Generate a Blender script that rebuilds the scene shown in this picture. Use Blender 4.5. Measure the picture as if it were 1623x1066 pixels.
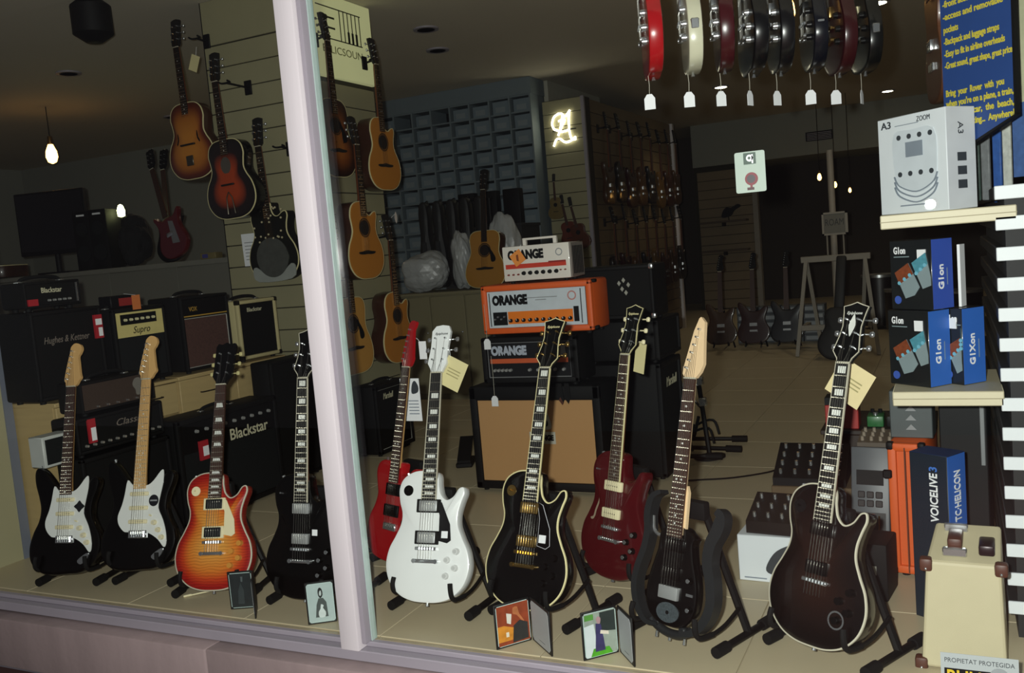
import bpy, bmesh, math, random
from mathutils import Matrix, Vector
random.seed(7)
R = math.radians
S = bpy.context.scene
for _o in list(bpy.data.objects):
    bpy.data.objects.remove(_o)
COL = S.collection

# ------------------------------------------------------------------ camera
CAM_H, CAM_Y = 1.27, -2.4625
cd = bpy.data.cameras.new('camera'); cam = bpy.data.objects.new('camera', cd); COL.objects.link(cam)
cd.sensor_width = 36.0; cd.lens = 36.0 * 1448.7 / 1623.0; cd.clip_start = 0.05; cd.clip_end = 60
yaw, pitch, roll = R(25.86), R(5.39), R(-4.857)
fwd = Vector((-math.sin(yaw) * math.cos(pitch), math.cos(yaw) * math.cos(pitch), -math.sin(pitch)))
r0 = Vector((math.cos(yaw), math.sin(yaw), 0)); u0 = r0.cross(fwd)
rt = math.cos(roll) * r0 + math.sin(roll) * u0
up = -math.sin(roll) * r0 + math.cos(roll) * u0
cam.matrix_world = Matrix(((rt.x, up.x, -fwd.x, 0), (rt.y, up.y, -fwd.y, CAM_Y), (rt.z, up.z, -fwd.z, CAM_H), (0, 0, 0, 1)))
S.camera = cam

# ------------------------------------------------------------------ world, flash, exposure
w = bpy.data.worlds.new('night'); S.world = w; w.use_nodes = True
w.node_tree.nodes['Background'].inputs[0].default_value = (0.55, 0.5, 0.56, 1)
w.node_tree.nodes['Background'].inputs[1].default_value = 0.075
def lamp(name, kind, loc, power, col=(1, 1, 1), size=0.05, rot=None, spot=None):
    l = bpy.data.lights.new(name, kind); l.energy = power; l.color = col
    if kind == 'AREA': l.size = size
    else: l.shadow_soft_size = size
    if spot: l.spot_size = spot; l.spot_blend = 0.6
    o = bpy.data.objects.new(name, l); COL.objects.link(o); o.location = loc
    if rot: o.rotation_euler = rot
    return o
# the photographer's flash, a hand's breadth beside the lens
lamp('camera_flash', 'POINT', (-0.076, -2.46, 1.318), 400, (1.0, 0.985, 0.95), 0.022)
# warm recessed spots of the shop, nearly switched off for the night
for (lx, ly) in ((-2.44, 8.98), (-0.46, 5.85), (-0.7, 11.6), (-6.4, 4.2)):
    lamp('night_spot', 'SPOT', (lx, ly, 2.97), 15, (1.0, 0.8, 0.55), 0.05, (0, 0, 0), R(120))
S.view_settings.view_transform = 'Standard'; S.view_settings.look = 'None'
S.view_settings.exposure = 0.3; S.view_settings.gamma = 1.0; S.view_settings.use_curve_mapping = False

# ------------------------------------------------------------------ materials
def lin(h):
    h = h.lstrip('#')
    out = []
    for i in (0, 2, 4):
        c = int(h[i:i + 2], 16) / 255
        out.append(c / 12.92 if c <= 0.04045 else ((c + 0.055) / 1.055) ** 2.4)
    return (*out, 1)
MATS = {}
def M(name, col, rough=0.5, metal=0.0, coat=0.0, var=0.12, scale=18, bump=0.0, bscale=None, emit=None, stretch=None, spec=0.5):
    if name in MATS: return MATS[name]
    m = bpy.data.materials.new(name); m.use_nodes = True; nt = m.node_tree; b = nt.nodes['Principled BSDF']
    c = lin(col) if isinstance(col, str) else col
    tc = nt.nodes.new('ShaderNodeTexCoord'); n = nt.nodes.new('ShaderNodeTexNoise'); n.inputs['Scale'].default_value = scale
    n.inputs['Detail'].default_value = 3
    src = tc.outputs['Object']
    if stretch:
        mp = nt.nodes.new('ShaderNodeMapping'); mp.inputs['Scale'].default_value = stretch
        nt.links.new(src, mp.inputs[0]); src = mp.outputs[0]
    nt.links.new(src, n.inputs['Vector'])
    mx = nt.nodes.new('ShaderNodeMix'); mx.data_type = 'RGBA'
    mx.inputs[6].default_value = (*[x * (1 - var) for x in c[:3]], 1)
    mx.inputs[7].default_value = (*[min(1, x * (1 + var)) for x in c[:3]], 1)
    nt.links.new(n.outputs[0], mx.inputs[0]); nt.links.new(mx.outputs[2], b.inputs['Base Color'])
    b.inputs['Roughness'].default_value = rough; b.inputs['Metallic'].default_value = metal
    b.inputs['Coat Weight'].default_value = coat; b.inputs['Coat Roughness'].default_value = 0.06
    b.inputs['Specular IOR Level'].default_value = spec
    if bump:
        n2 = nt.nodes.new('ShaderNodeTexNoise'); n2.inputs['Scale'].default_value = bscale or scale * 8; n2.inputs['Detail'].default_value = 2
        nt.links.new(tc.outputs['Object'], n2.inputs['Vector'])
        bp = nt.nodes.new('ShaderNodeBump'); bp.inputs['Strength'].default_value = bump; bp.inputs['Distance'].default_value = 0.004
        nt.links.new(n2.outputs[0], bp.inputs['Height']); nt.links.new(bp.outputs[0], b.inputs['Normal'])
    if emit:
        b.inputs['Emission Color'].default_value = (*emit[0], 1); b.inputs['Emission Strength'].default_value = emit[1]
    MATS[name] = m
    return m
def burst(name, stops, rough=0.3, coat=0.6, flame=0.0):
    """lacquered sunburst: colour by the finish's own fade from rim to middle (attribute 'fade')"""
    if name in MATS: return MATS[name]
    m = bpy.data.materials.new(name); m.use_nodes = True; nt = m.node_tree; b = nt.nodes['Principled BSDF']
    a = nt.nodes.new('ShaderNodeAttribute'); a.attribute_name = 'fade'
    cr = nt.nodes.new('ShaderNodeValToRGB'); e = cr.color_ramp.elements
    e[0].position = stops[0][0]; e[0].color = lin(stops[0][1]); e[1].position = stops[-1][0]; e[1].color = lin(stops[-1][1])
    for p, c in stops[1:-1]:
        x = e.new(p); x.color = lin(c)
    nt.links.new(a.outputs['Fac'], cr.inputs[0]); out = cr.outputs[0]
    if flame:
        tc = nt.nodes.new('ShaderNodeTexCoord'); wv = nt.nodes.new('ShaderNodeTexWave'); wv.bands_direction = 'Z'
        wv.inputs['Scale'].default_value = 28; wv.inputs['Distortion'].default_value = 7; wv.inputs['Detail'].default_value = 2; wv.inputs['Detail Scale'].default_value = 0.6
        nt.links.new(tc.outputs['Object'], wv.inputs[0])
        mx = nt.nodes.new('ShaderNodeMix'); mx.data_type = 'RGBA'; mx.blend_type = 'MULTIPLY'
        mr = nt.nodes.new('ShaderNodeMapRange'); mr.inputs[3].default_value = 1 - flame; mr.inputs[4].default_value = 1.0
        nt.links.new(wv.outputs[1], mr.inputs[0])
        mx.inputs[0].default_value = 1; nt.links.new(out, mx.inputs[6]); nt.links.new(mr.outputs[0], mx.inputs[7]); out = mx.outputs[2]
    nt.links.new(out, b.inputs['Base Color']); b.inputs['Roughness'].default_value = rough
    b.inputs['Coat Weight'].default_value = coat; b.inputs['Coat Roughness'].default_value = 0.05
    MATS[name] = m
    return m
def glass_mat():
    m = bpy.data.materials.new('window_glass'); m.use_nodes = True; nt = m.node_tree; nt.nodes.clear()
    o = nt.nodes.new('ShaderNodeOutputMaterial'); t = nt.nodes.new('ShaderNodeBsdfTransparent'); g = nt.nodes.new('ShaderNodeBsdfGlossy')
    t.inputs[0].default_value = (0.965, 0.98, 0.97, 1); g.inputs['Roughness'].default_value = 0.0
    lw = nt.nodes.new('ShaderNodeLayerWeight'); lw.inputs[0].default_value = 0.5
    p = nt.nodes.new('ShaderNodeMath'); p.operation = 'POWER'; p.inputs[1].default_value = 5
    a = nt.nodes.new('ShaderNodeMath'); a.operation = 'MULTIPLY_ADD'; a.inputs[1].default_value = 0.96; a.inputs[2].default_value = 0.03
    mx = nt.nodes.new('ShaderNodeMixShader')
    nt.links.new(lw.outputs['Facing'], p.inputs[0]); nt.links.new(p.outputs[0], a.inputs[0]); nt.links.new(a.outputs[0], mx.inputs[0])
    nt.links.new(t.outputs[0], mx.inputs[1]); nt.links.new(g.outputs[0], mx.inputs[2]); nt.links.new(mx.outputs[0], o.inputs[0])
    return m
GLASS = glass_mat()

ALU = M('brushed aluminium', '#cbc6c9', 0.45, 0.0, var=0.06, scale=6, stretch=(60, 60, 0.6))
ALU_D = M('grey aluminium', '#8f8a92', 0.45, 0.0, var=0.06, scale=8)
CHROME = M('chrome', '#cfd2d4', 0.24, 0.9, var=0.04)
NICKEL = M('nickel pickup cover', '#b4b7b7', 0.38, 0.55, var=0.05)
GOLD = M('gold plate', '#b8985c', 0.3, 1.0, var=0.06)
STEEL = M('string steel', '#b9b7b0', 0.3, 1.0, var=0.03)
BRONZE = M('string bronze', '#8a6a45', 0.35, 1.0, var=0.03)
GLOSS_BLACK = M('gloss black lacquer', '#060606', 0.3, 0, 0.45, var=0.1, spec=.25)
BLACK = M('matt black', '#08080a', 0.6, var=0.2, spec=.25)
TOLEX = M('black tolex', '#0c0c0d', 0.62, var=0.25, scale=60, bump=0.35, bscale=500, spec=.22)
RUBBER = M('black rubber', '#0a0a0b', 0.75, var=0.15, spec=.25)
STANDM = M('black powder coated steel', '#0a0a0b', 0.45, 0.0, var=0.15, spec=.3)
PLASTIC_W = M('white plastic', '#dfe2de', 0.4, coat=0.2, var=0.03)
CREAM_P = M('cream plastic', '#e6dcb4', 0.4, coat=0.2, var=0.05)
PAPER = M('white paper', '#e6e8ea', 0.8, var=0.04)
TAGPAPER = M('kraft cream card', '#cdc391', 0.85, var=0.08, scale=9)
MAPLE = M('pale maple', '#cfa56a', 0.4, coat=0.3, var=0.12, scale=10, stretch=(8, 8, 1))
MAPLE_L = M('bare light maple', '#e2c49b', 0.5, var=0.1, scale=10, stretch=(8, 8, 1))
ROSEWOOD = M('rosewood', '#3a231b', 0.5, var=0.3, scale=14, stretch=(12, 12, 1))
EBONY = M('ebony', '#100f0f', 0.5, var=0.25, scale=14, stretch=(12, 12, 1))
MAHOG = M('mahogany', '#6a3a20', 0.4, coat=0.3, var=0.2, scale=12, stretch=(10, 10, 1))
PEARL = M('pearl inlay', '#d6d8d2', 0.25, coat=0.4, var=0.18, scale=70)
FRETM = M('fret wire', '#c9c4b6', 0.3, 1.0, var=0.03)
IVORY = M('ivory binding', '#d9cf9e', 0.4, var=0.05)
WBIND = M('white binding', '#bcb7a4', 0.45, var=0.05)
WHITE_LAC = M('alpine white lacquer', '#e4e7e6', 0.25, coat=0.5, var=0.02)
SLATWALL = M('cream slatwall laminate', '#8f8a6c', 0.6, var=0.08, scale=5)
BENCH = M('pale oak laminate', '#b39c6c', 0.6, var=0.12, scale=4, stretch=(1, 1, 12))
# ------------------------------------------------------------------ mesh tools
class MB:
    def __init__(s): s.v = []; s.f = []; s.fade = None
    def add(s, vs, fs):
        o = len(s.v); s.v += [tuple(p) for p in vs]; s.f += [tuple(i + o for i in q) for q in fs]; return s
    def box(s, x0, x1, y0, y1, z0, z1):
        return s.add([(x0, y0, z0), (x1, y0, z0), (x1, y1, z0), (x0, y1, z0), (x0, y0, z1), (x1, y0, z1), (x1, y1, z1), (x0, y1, z1)],
                     [(0, 3, 2, 1), (4, 5, 6, 7), (0, 1, 5, 4), (1, 2, 6, 5), (2, 3, 7, 6), (3, 0, 4, 7)])
    def rbox(s, x0, x1, y0, y1, z0, z1, r=0.01, seg=2):
        bm = bmesh.new(); bmesh.ops.create_cube(bm, size=1)
        for v in bm.verts:
            v.co = Vector(((x0 + x1) / 2 + v.co.x * (x1 - x0), (y0 + y1) / 2 + v.co.y * (y1 - y0), (z0 + z1) / 2 + v.co.z * (z1 - z0)))
        bmesh.ops.bevel(bm, geom=bm.edges[:], offset=min(r, .45 * min(x1 - x0, y1 - y0, z1 - z0)), segments=seg, profile=0.5, affect='EDGES')
        bm.verts.index_update()
        s.add([v.co[:] for v in bm.verts], [[v.index for v in f.verts] for f in bm.faces]); bm.free(); return s
    def cyl(s, p0, p1, r0, r1=None, n=12, caps=True):
        p0, p1 = Vector(p0), Vector(p1); r1 = r0 if r1 is None else r1
        d = (p1 - p0).normalized(); a = d.orthogonal().normalized(); b = d.cross(a)
        vs = []; 
        for p, r in ((p0, r0), (p1, r1)):
            vs += [p + a * r * math.cos(2 * math.pi * i / n) + b * r * math.sin(2 * math.pi * i / n) for i in range(n)]
        fs = [(i, (i + 1) % n, n + (i + 1) % n, n + i) for i in range(n)]
        if caps: fs += [tuple(range(n - 1, -1, -1)), tuple(range(n, 2 * n))]
        return s.add(vs, fs)
    def tube(s, pts, r, n=8):
        pts = [Vector(p) for p in pts]; vs = []; fs = []; prev = None
        rs = r if isinstance(r, (list, tuple)) else [r] * len(pts)
        for k, p in enumerate(pts):
            d = (pts[min(k + 1, len(pts) - 1)] - pts[max(k - 1, 0)]).normalized()
            if prev is None: a = d.orthogonal().normalized()
            else:
                a = prev - d * prev.dot(d); a = a.normalized() if a.length > 1e-6 else d.orthogonal().normalized()
            prev = a; b = d.cross(a)
            vs += [p + a * rs[k] * math.cos(2 * math.pi * i / n) + b * rs[k] * math.sin(2 * math.pi * i / n) for i in range(n)]
        for k in range(len(pts) - 1):
            fs += [(k * n + i, k * n + (i + 1) % n, (k + 1) * n + (i + 1) % n, (k + 1) * n + i) for i in range(n)]
        fs += [tuple(range(n - 1, -1, -1)), tuple(range((len(pts) - 1) * n, len(pts) * n))]
        return s.add(vs, fs)
    def prism(s, poly, y0, y1, shear=None):
        """polygon in x,z extruded along y"""
        n = len(poly); sh = shear or (lambda x, z: 0)
        vs = [(x, y0 + sh(x, z), z) for x, z in poly] + [(x, y1 + sh(x, z), z) for x, z in poly]
        fs = [tuple(range(n)), tuple(range(2 * n - 1, n - 1, -1))] + [(i, n + i, n + (i + 1) % n, (i + 1) % n) for i in range(n)]
        return s.add(vs, fs)
    def disc(s, c, r, y0, y1, n=20, rx=None):
        rx = rx or r
        return s.prism([(c[0] + rx * math.cos(2 * math.pi * i / n), c[1] + r * math.sin(2 * math.pi * i / n)) for i in range(n)], y0, y1)
    def ball(s, c, r, nu=12, nv=8, sc=(1, 1, 1)):
        vs = []; fs = []
        for j in range(nv + 1):
            t = math.pi * j / nv
            for i in range(nu):
                a = 2 * math.pi * i / nu
                vs.append((c[0] + r * sc[0] * math.sin(t) * math.cos(a), c[1] + r * sc[1] * math.sin(t) * math.sin(a), c[2] + r * sc[2] * math.cos(t)))
        for j in range(nv):
            for i in range(nu):
                fs.append((j * nu + i, (j + 1) * nu + i, (j + 1) * nu + (i + 1) % nu, j * nu + (i + 1) % nu))
        return s.add(vs, fs)
    def lathe(s, prof, c=(0, 0, 0), n=16):
        """profile (r, z) around the vertical through c"""
        vs = []; fs = []
        for r, z in prof:
            vs += [(c[0] + r * math.cos(2 * math.pi * i / n), c[1] + r * math.sin(2 * math.pi * i / n), c[2] + z) for i in range(n)]
        for k in range(len(prof) - 1):
            fs += [(k * n + i, k * n + (i + 1) % n, (k + 1) * n + (i + 1) % n, (k + 1) * n + i) for i in range(n)]
        fs += [tuple(range(n - 1, -1, -1)), tuple(range((len(prof) - 1) * n, len(prof) * n))]
        return s.add(vs, fs)
    def xf(s, m):
        s.v = [tuple(m @ Vector(p)) for p in s.v]; return s
    def build(s, name, mat, parent=None, smooth=True, label=None):
        me = bpy.data.meshes.new(name); me.from_pydata(s.v, [], s.f); me.validate()
        bm = bmesh.new(); bm.from_mesh(me); bmesh.ops.remove_doubles(bm, verts=bm.verts[:], dist=1e-6) if s.fade is None else None
        bmesh.ops.recalc_face_normals(bm, faces=bm.faces[:]); bm.to_mesh(me); bm.free()
        if s.fade is not None and len(me.vertices) == len(s.fade):
            at = me.attributes.new('fade', 'FLOAT', 'POINT'); at.data.foreach_set('value', s.fade)
        me.materials.append(mat)
        if smooth:
            me.shade_smooth(); me.set_sharp_from_angle(angle=R(38))
        o = bpy.data.objects.new(name, me); COL.objects.link(o)
        if parent: o.parent = parent
        if label: o['label'] = label
        return o
def thing(name, label, cat, loc=(0, 0, 0), rot=(0, 0, 0), group=None):
    o = bpy.data.objects.new(name, None); o.empty_display_size = 0.05; COL.objects.link(o)
    o.location = loc; o.rotation_euler = rot if not isinstance(rot, (int, float)) else (0, 0, rot)
    o['label'] = label; o['category'] = cat
    if group: o['group'] = group
    return o
def tag(o, label, cat, group=None, loc=None, rot=None):
    o['label'] = label; o['category'] = cat
    if group: o['group'] = group
    if loc: o.location = loc
    if rot is not None: o.rotation_euler = rot if not isinstance(rot, (int, float)) else (0, 0, rot)
    return o
def struct(o): o['kind'] = 'structure'; return o
def dup(root, loc=None, rot=None, label=None, group=None):
    r = root.copy(); COL.objects.link(r)
    if loc: r.location = loc
    if rot is not None: r.rotation_euler = rot
    if label: r['label'] = label
    if group: r['group'] = group
    for ch in root.children:
        c = ch.copy(); COL.objects.link(c); c.parent = r
        for g in ch.children:
            d = g.copy(); COL.objects.link(d); d.parent = c
    return r
def spline(pts, n=6, closed=True):
    out = []; N = len(pts)
    rng = range(N if closed else N - 1)
    for i in rng:
        if closed: p0, p1, p2, p3 = (pts[(i + k - 1) % N] for k in range(4))
        else: p0, p1, p2, p3 = (pts[min(max(i + k - 1, 0), N - 1)] for k in range(4))
        for j in range(n):
            t = j / n
            out.append(tuple(0.5 * ((2 * p1[d]) + (-p0[d] + p2[d]) * t + (2 * p0[d] - 5 * p1[d] + 4 * p2[d] - p3[d]) * t * t + (-p0[d] + 3 * p1[d] - 3 * p2[d] + p3[d]) * t ** 3) for d in range(len(p1))))
    if not closed: out.append(tuple(pts[-1]))
    return out
def inset(poly, e):
    n = len(poly); area = sum(poly[i][0] * poly[(i + 1) % n][1] - poly[(i + 1) % n][0] * poly[i][1] for i in range(n))
    sg = 1 if area > 0 else -1; out = []
    for i in range(n):
        a, b = poly[i - 1], poly[(i + 1) % n]; dx, dz = b[0] - a[0], b[1] - a[1]; L = math.hypot(dx, dz) or 1
        out.append((poly[i][0] - sg * dz / L * e, poly[i][1] + sg * dx / L * e))
    return out
FONT = None
def text(name, body, size, mat, parent, at, right=(1, 0, 0), upv=(0, 0, 1), extrude=0.0006, shear=0.0, bold=0.0, align='CENTER', width=None, space=1.0, label=None):
    """lettering as a thin mesh lying on the surface through 'at'"""
    cu = bpy.data.curves.new(name, 'FONT'); cu.body = body; cu.size = size; cu.extrude = extrude; cu.shear = shear; cu.offset = bold
    cu.align_x = align; cu.align_y = 'CENTER'; cu.space_character = space; cu.resolution_u = 3
    t = bpy.data.objects.new(name, cu); COL.objects.link(t)
    bpy.context.view_layer.update()
    me = bpy.data.meshes.new_from_object(t.evaluated_get(bpy.context.evaluated_depsgraph_get()))
    bpy.data.objects.remove(t); bpy.data.curves.remove(cu)
    rv, uv = Vector(right).normalized(), Vector(upv).normalized(); nv = rv.cross(uv)
    if width and len(me.vertices):
        xs = [v.co.x for v in me.vertices]; k = width / (max(xs) - min(xs))
        for v in me.vertices: v.co.x *= k
    me.transform(Matrix(((rv.x, uv.x, nv.x, at[0]), (rv.y, uv.y, nv.y, at[1]), (rv.z, uv.z, nv.z, at[2]), (0, 0, 0, 1))))
    me.materials.clear(); me.materials.append(mat); me.name = name
    o = bpy.data.objects.new(name, me); COL.objects.link(o); o.parent = parent
    if label: o['label'] = label
    return o
def link_copy(o, loc, parent=None):
    c = o.copy(); COL.objects.link(c); c.location = loc
    if parent: c.parent = parent
    return c
# ------------------------------------------------------------------ the setting
CEIL = 3.03
FLOORM = M('tan floor tile', '#c1b496', 0.42, var=0.05, scale=3)
JOINT = M('floor joint', '#ac9f84', 0.8)
STONE = M('rosy stone', '#8f7f7e', 0.75, var=0.2, scale=3, bump=0.2, bscale=30, stretch=(4, 4, 0.7))
PAVE = M('dark red paving', '#3a1d1a', 0.9, var=0.3, scale=4, bump=0.3, bscale=40)
CEILM = M('grey ceiling paint', '#c2bbaa', 0.85, var=0.04, scale=2)
WALLG = M('grey white wall paint', '#8d8f86', 0.8, var=0.05, scale=2)
WALLD = M('dark brown wall', '#3c342c', 0.8, var=0.1, scale=2)
GROOVE = M('dark groove', '#2a2618', 0.8)
CREAMW = M('cream wall panel', '#a39d7c', 0.6, var=0.05, scale=3)
BLUEG = M('blue grey edge', '#6f7480', 0.5, var=0.05)

floor = struct(MB().box(-12.2, 1.9, -0.02, 14.2, -0.2, -0.005).build('floor', JOINT, smooth=False))
tproto = None
for i in range(12):
    for j in range(12):
        x0, y0 = -5.4 + i * 0.6, 0.02 + j * 0.6
        if tproto is None:
            tproto = MB().rbox(0.0015, 0.5985, 0.0015, 0.5985, -0.0049, 0, 0.0012, 1).build('tile', FLOORM, floor, smooth=False); t = tproto
        else: t = link_copy(tproto, (0, 0, 0), floor)
        t.location = (x0, y0, 0)
far = MB().box(-12.2, -5.4015, 0.02, 14.2, -0.0049, 0); far.box(1.8015, 1.9, 0.02, 14.2, -0.0049, 0); far.box(-5.4, 1.8, 7.2215, 14.2, -0.0049, 0)
far.build('far_tiles', FLOORM, floor, smooth=False)

struct(MB().box(-12.2, 1.9, 1.64, 14.2, CEIL, CEIL + 0.15).build('ceiling', CEILM, smooth=False))
struct(MB().box(-12.2, 1.9, -0.02, 1.64, CEIL - 0.02, CEIL + 0.15).build('ceiling_front', CEILM, smooth=False))
struct(MB().box(-12.2, -3.9, 6.75, 6.9, -0.005, CEIL).build('wall_back', WALLG, smooth=False))
struct(MB().box(-12.35, -12.2, -0.02, 14.35, -0.005, CEIL).build('wall_left', WALLG, smooth=False))
struct(MB().box(1.9, 2.05, -0.02, 14.2, -0.005, CEIL).build('wall_right', WALLD, smooth=False))
struct(MB().box(-12.2, 1.9, 14.2, 14.35, -0.005, CEIL).build('wall_rear', WALLD, smooth=False))
struct(MB().box(-3.75, 1.9, 12.6, 14.2, 2.35, CEIL).build('trim_bulkhead', WALLG, smooth=False))
vent = thing('air_vent', 'slotted grey air vent set in the rear bulkhead', 'air vent', (-1.75, 12.59, 2.62))
MB().box(-0.2, 0.2, -0.012, 0, -0.07, 0.07).build('vent_frame', BLACK, vent)
for k in range(5): MB().box(-0.18, 0.18, -0.02, -0.012, -0.056 + k * 0.024, -0.046 + k * 0.024).build('slat', ALU_D, vent)

# outside: pavement and the stone plinth under the window
struct(MB().box(-9, 3, -4.5, -0.13, -0.5, -0.27).build('pavement', PAVE, smooth=False))
plinth = struct(MB().box(-9, 3, -0.02, 0, -0.27, -0.07).build('wall_front', STONE, smooth=False))
px = -9.0
for k, wd in enumerate((1.5, 1.9, 1.9, 1.24, 1.6, 1.5, 2.36)):
    MB().rbox(px + 0.002, px + wd - 0.002, -0.13, -0.02, -0.268, -0.058 - 0.002 * (k % 2), 0.008, 2).build('stone', STONE, plinth); px += wd
struct(MB().box(-9, 3, -0.02, 0.018, -0.2, -0.07).build('trim_base', STONE, smooth=False))
# aluminium window frame: bottom rail and mullion
rail = struct(MB().rbox(-9, 3, -0.065, 0.016, -0.056, -0.018, 0.003, 1).build('trim_1', ALU_D))
MB().rbox(-9, 3, -0.03, -0.006, -0.018, 0.0, 0.003, 1).build('glazing_bead', ALU_D, rail)
mul = struct(MB().rbox(-1.895, -1.822, -0.075, 0.016, -0.0175, CEIL - .03, 0.004, 2).build('trim_2', ALU))
MB().rbox(-1.822, -1.805, -0.055, 0.016, 0.0005, CEIL - .03, 0.004, 2).build('glazing_bead', ALU_D, mul)
MB().rbox(-1.908, -1.895, -0.055, 0.016, 0.0005, CEIL - .03, 0.003, 2).build('glazing_bead', ALU, mul)
MB().box(-1.805, -1.801, -0.022, 0.006, 0.001, CEIL - .03).build('gasket', M('pale glass edge', '#9fb3ad', 0.25, coat=0.4), mul)
struct(MB().box(-4.8, -1.909, -0.005, 0.003, 0.001, CEIL - 0.03).build('window_1', GLASS, smooth=False))
struct(MB().box(-1.8005, 1.6, -0.005, 0.003, 0.001, CEIL - 0.03).build('window_2', GLASS, smooth=False))
struct(MB().box(-9, 3, -0.075, -0.021, CEIL - 0.03, CEIL + 0.2).build('trim_head', ALU_D, smooth=False))
# return panel at the end of the display
wp = struct(MB().box(-4.16, -4.04, 0.02, 0.33, 0, 0.86).build('wall_return', CREAMW, smooth=False))
MB().box(-4.16, -4.04, 0.02, 0.33, 0.87, CEIL - .02).build('upper_panel', M('grey glass panel', '#767c7c', 0.3, var=0.04), wp, smooth=False)
MB().box(-4.165, -4.035, 0.33, 0.375, 0, CEIL - .02).build('edge_strip', BLUEG, wp, smooth=False)
MB().box(-4.04, -4.036, 0.05, 0.3, 0.735, 0.85).build('notice_frame', M('pale notice', '#8f9694', .4), wp, smooth=False)

# slatwall pillar
def slat_boards(parent, x0, x1, y, axis, zs, mat, t=0.016, name='board'):
    p = None
    for z0, z1 in zs:
        m = MB()
        if axis == 'y-': m.rbox(x0, x1, y - t, y, z0, z1, 0.002, 1)
        else: m.rbox(y, y + t, x0, x1, z0, z1, 0.002, 1)
        m.build(name, mat, parent, smooth=False)
PX0, PX1, PY0, PY1 = -4.33, -3.6, 2.25, 3.08
pil = struct(MB().box(PX0 + .016, PX1 - .016, PY0 + .016, PY1, 0, CEIL).build('wall_pillar', GROOVE, smooth=False))
pz = [(0.02 + k * 0.1435, 0.02 + k * 0.1435 + 0.137) for k in range(19)]
slat_boards(pil, PX0, PX1 - .018, PY0 + .016, 'y-', pz + [(2.75, CEIL - .001)], SLATWALL)
slat_boards(pil, PY0 + .018, PY1, PX1 - .016, 'x+', pz[:17], SLATWALL)
MB().box(PX1 - .018, PX1 + .002, PY0 - .002, PY0 + .018, 0, CEIL - .001).build('corner_strip', ALU_D, pil, smooth=False)
MB().box(PX0 - .004, PX0, PY0 - .002, PY0 + .03, 0, CEIL - .001).build('corner_strip', BLACK, pil, smooth=False)

# back-lit sign at the top of the pillar
sg = thing('lit_sign', 'glowing yellow-green sign with a framed line logo at the pillar top', 'sign', (PX1, 2.66, 2.74))
GLOW = M('sign glow', '#b9bb8c', 0.5, emit=((0.62, 0.62, 0.32), 0.30), var=0.1, scale=5)
INK = M('sign ink', '#2a2a18', 0.6)
MB().rbox(0.0, 0.04, -0.36, 0.40, -0.26, 0.27, 0.006, 1).build('sign_box', GLOW, sg)
def sgl(y0, z0, y1, z1, th=0.007, nm='logo_line'):
    MB().box(0.041, 0.043, min(y0, y1) - (th / 2 if y0 == y1 else 0), max(y0, y1) + (th / 2 if y0 == y1 else 0), min(z0, z1) - (th / 2 if z0 == z1 else 0), max(z0, z1) + (th / 2 if z0 == z1 else 0)).build(nm, INK, sg, smooth=False)
sgl(-0.22, 0.185, 0.27, 0.185); sgl(-0.22, -0.015, 0.27, -0.015)
for z in (0.12, 0.055): sgl(-0.21, z, -0.03, z, 0.012); MB().ball((0.042, -0.12, z), 0.016, 8, 6, (.15, 1.2, 1)).build('logo_dot', INK, sg)
for y in (0.03, 0.075, 0.12, 0.165, 0.21, 0.255): sgl(y, -0.015, y, 0.185, 0.008)
for y in (0.12, 0.165, 0.21): sgl(y, -0.015, y, 0.06, 0.022)
text('sign_lettering', 'ELLICSOUN', 0.07, M('faded ink', '#8b8a60', .6), sg, (0.0415, 0.04, -0.085), (0, 1, 0), width=0.44)

# pigeonhole shelf wall at the back
GREYB = M('grey blue laminate', '#6a767c', 0.6, var=0.1, scale=4)
BOXB = M('grey blue card', '#6d7b84', 0.8, var=0.15, scale=3)
shf = thing('pigeonhole_shelf', 'tall grey-blue pigeonhole shelf filled with boxes at the back wall', 'shelf', (-5.75, 6.36, 0))
COLS, CW, RH, ZB, ZT = 8, 0.238, 0.165, 0.55, 2.86
for c in range(COLS + 1): MB().box(c * CW - .009, c * CW + .009, 0, 0.36, 0.002, ZT).build('upright', GREYB, shf, smooth=False)
rows = int((ZT - ZB) / RH)
for r in range(rows + 1):
    z = ZT - r * RH
    for c in range(COLS): MB().box(c * CW + .009, (c + 1) * CW - .009, 0.01, 0.36, z - .016, z).build('shelf_board', GREYB, shf, smooth=False)
MB().box(-0.009, COLS * CW + .009, 0.345, 0.36, 0.002, ZT).build('back_panel', BLACK, shf, smooth=False)
MB().box(-0.009, COLS * CW + .02, 0.0, 0.36, ZT, CEIL - .002).build('top_panel', GREYB, shf, smooth=False)
bx0 = None
for r in range(1, rows):
    for c in range(COLS):
        if random.random() < .06: continue
        hgt = random.choice((.118, .126, .134))
        m = MB().rbox(-.092, .092, 0, .22, 0, hgt, .004, 1)
        o = m.build('storage_box', BOXB); MB().box(-.055, .055, -.0015, 0, .02, .075).build('label_card', M('grey label', '#7b858a', .7), o, smooth=False)
        tag(o, 'grey-blue storage box in a pigeonhole of the back shelf', 'box', 'boxes in the pigeonhole shelf', (-5.75 + (c + .5) * CW, 6.36 + .03 + random.random() * .03, ZT - r * RH))
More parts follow.
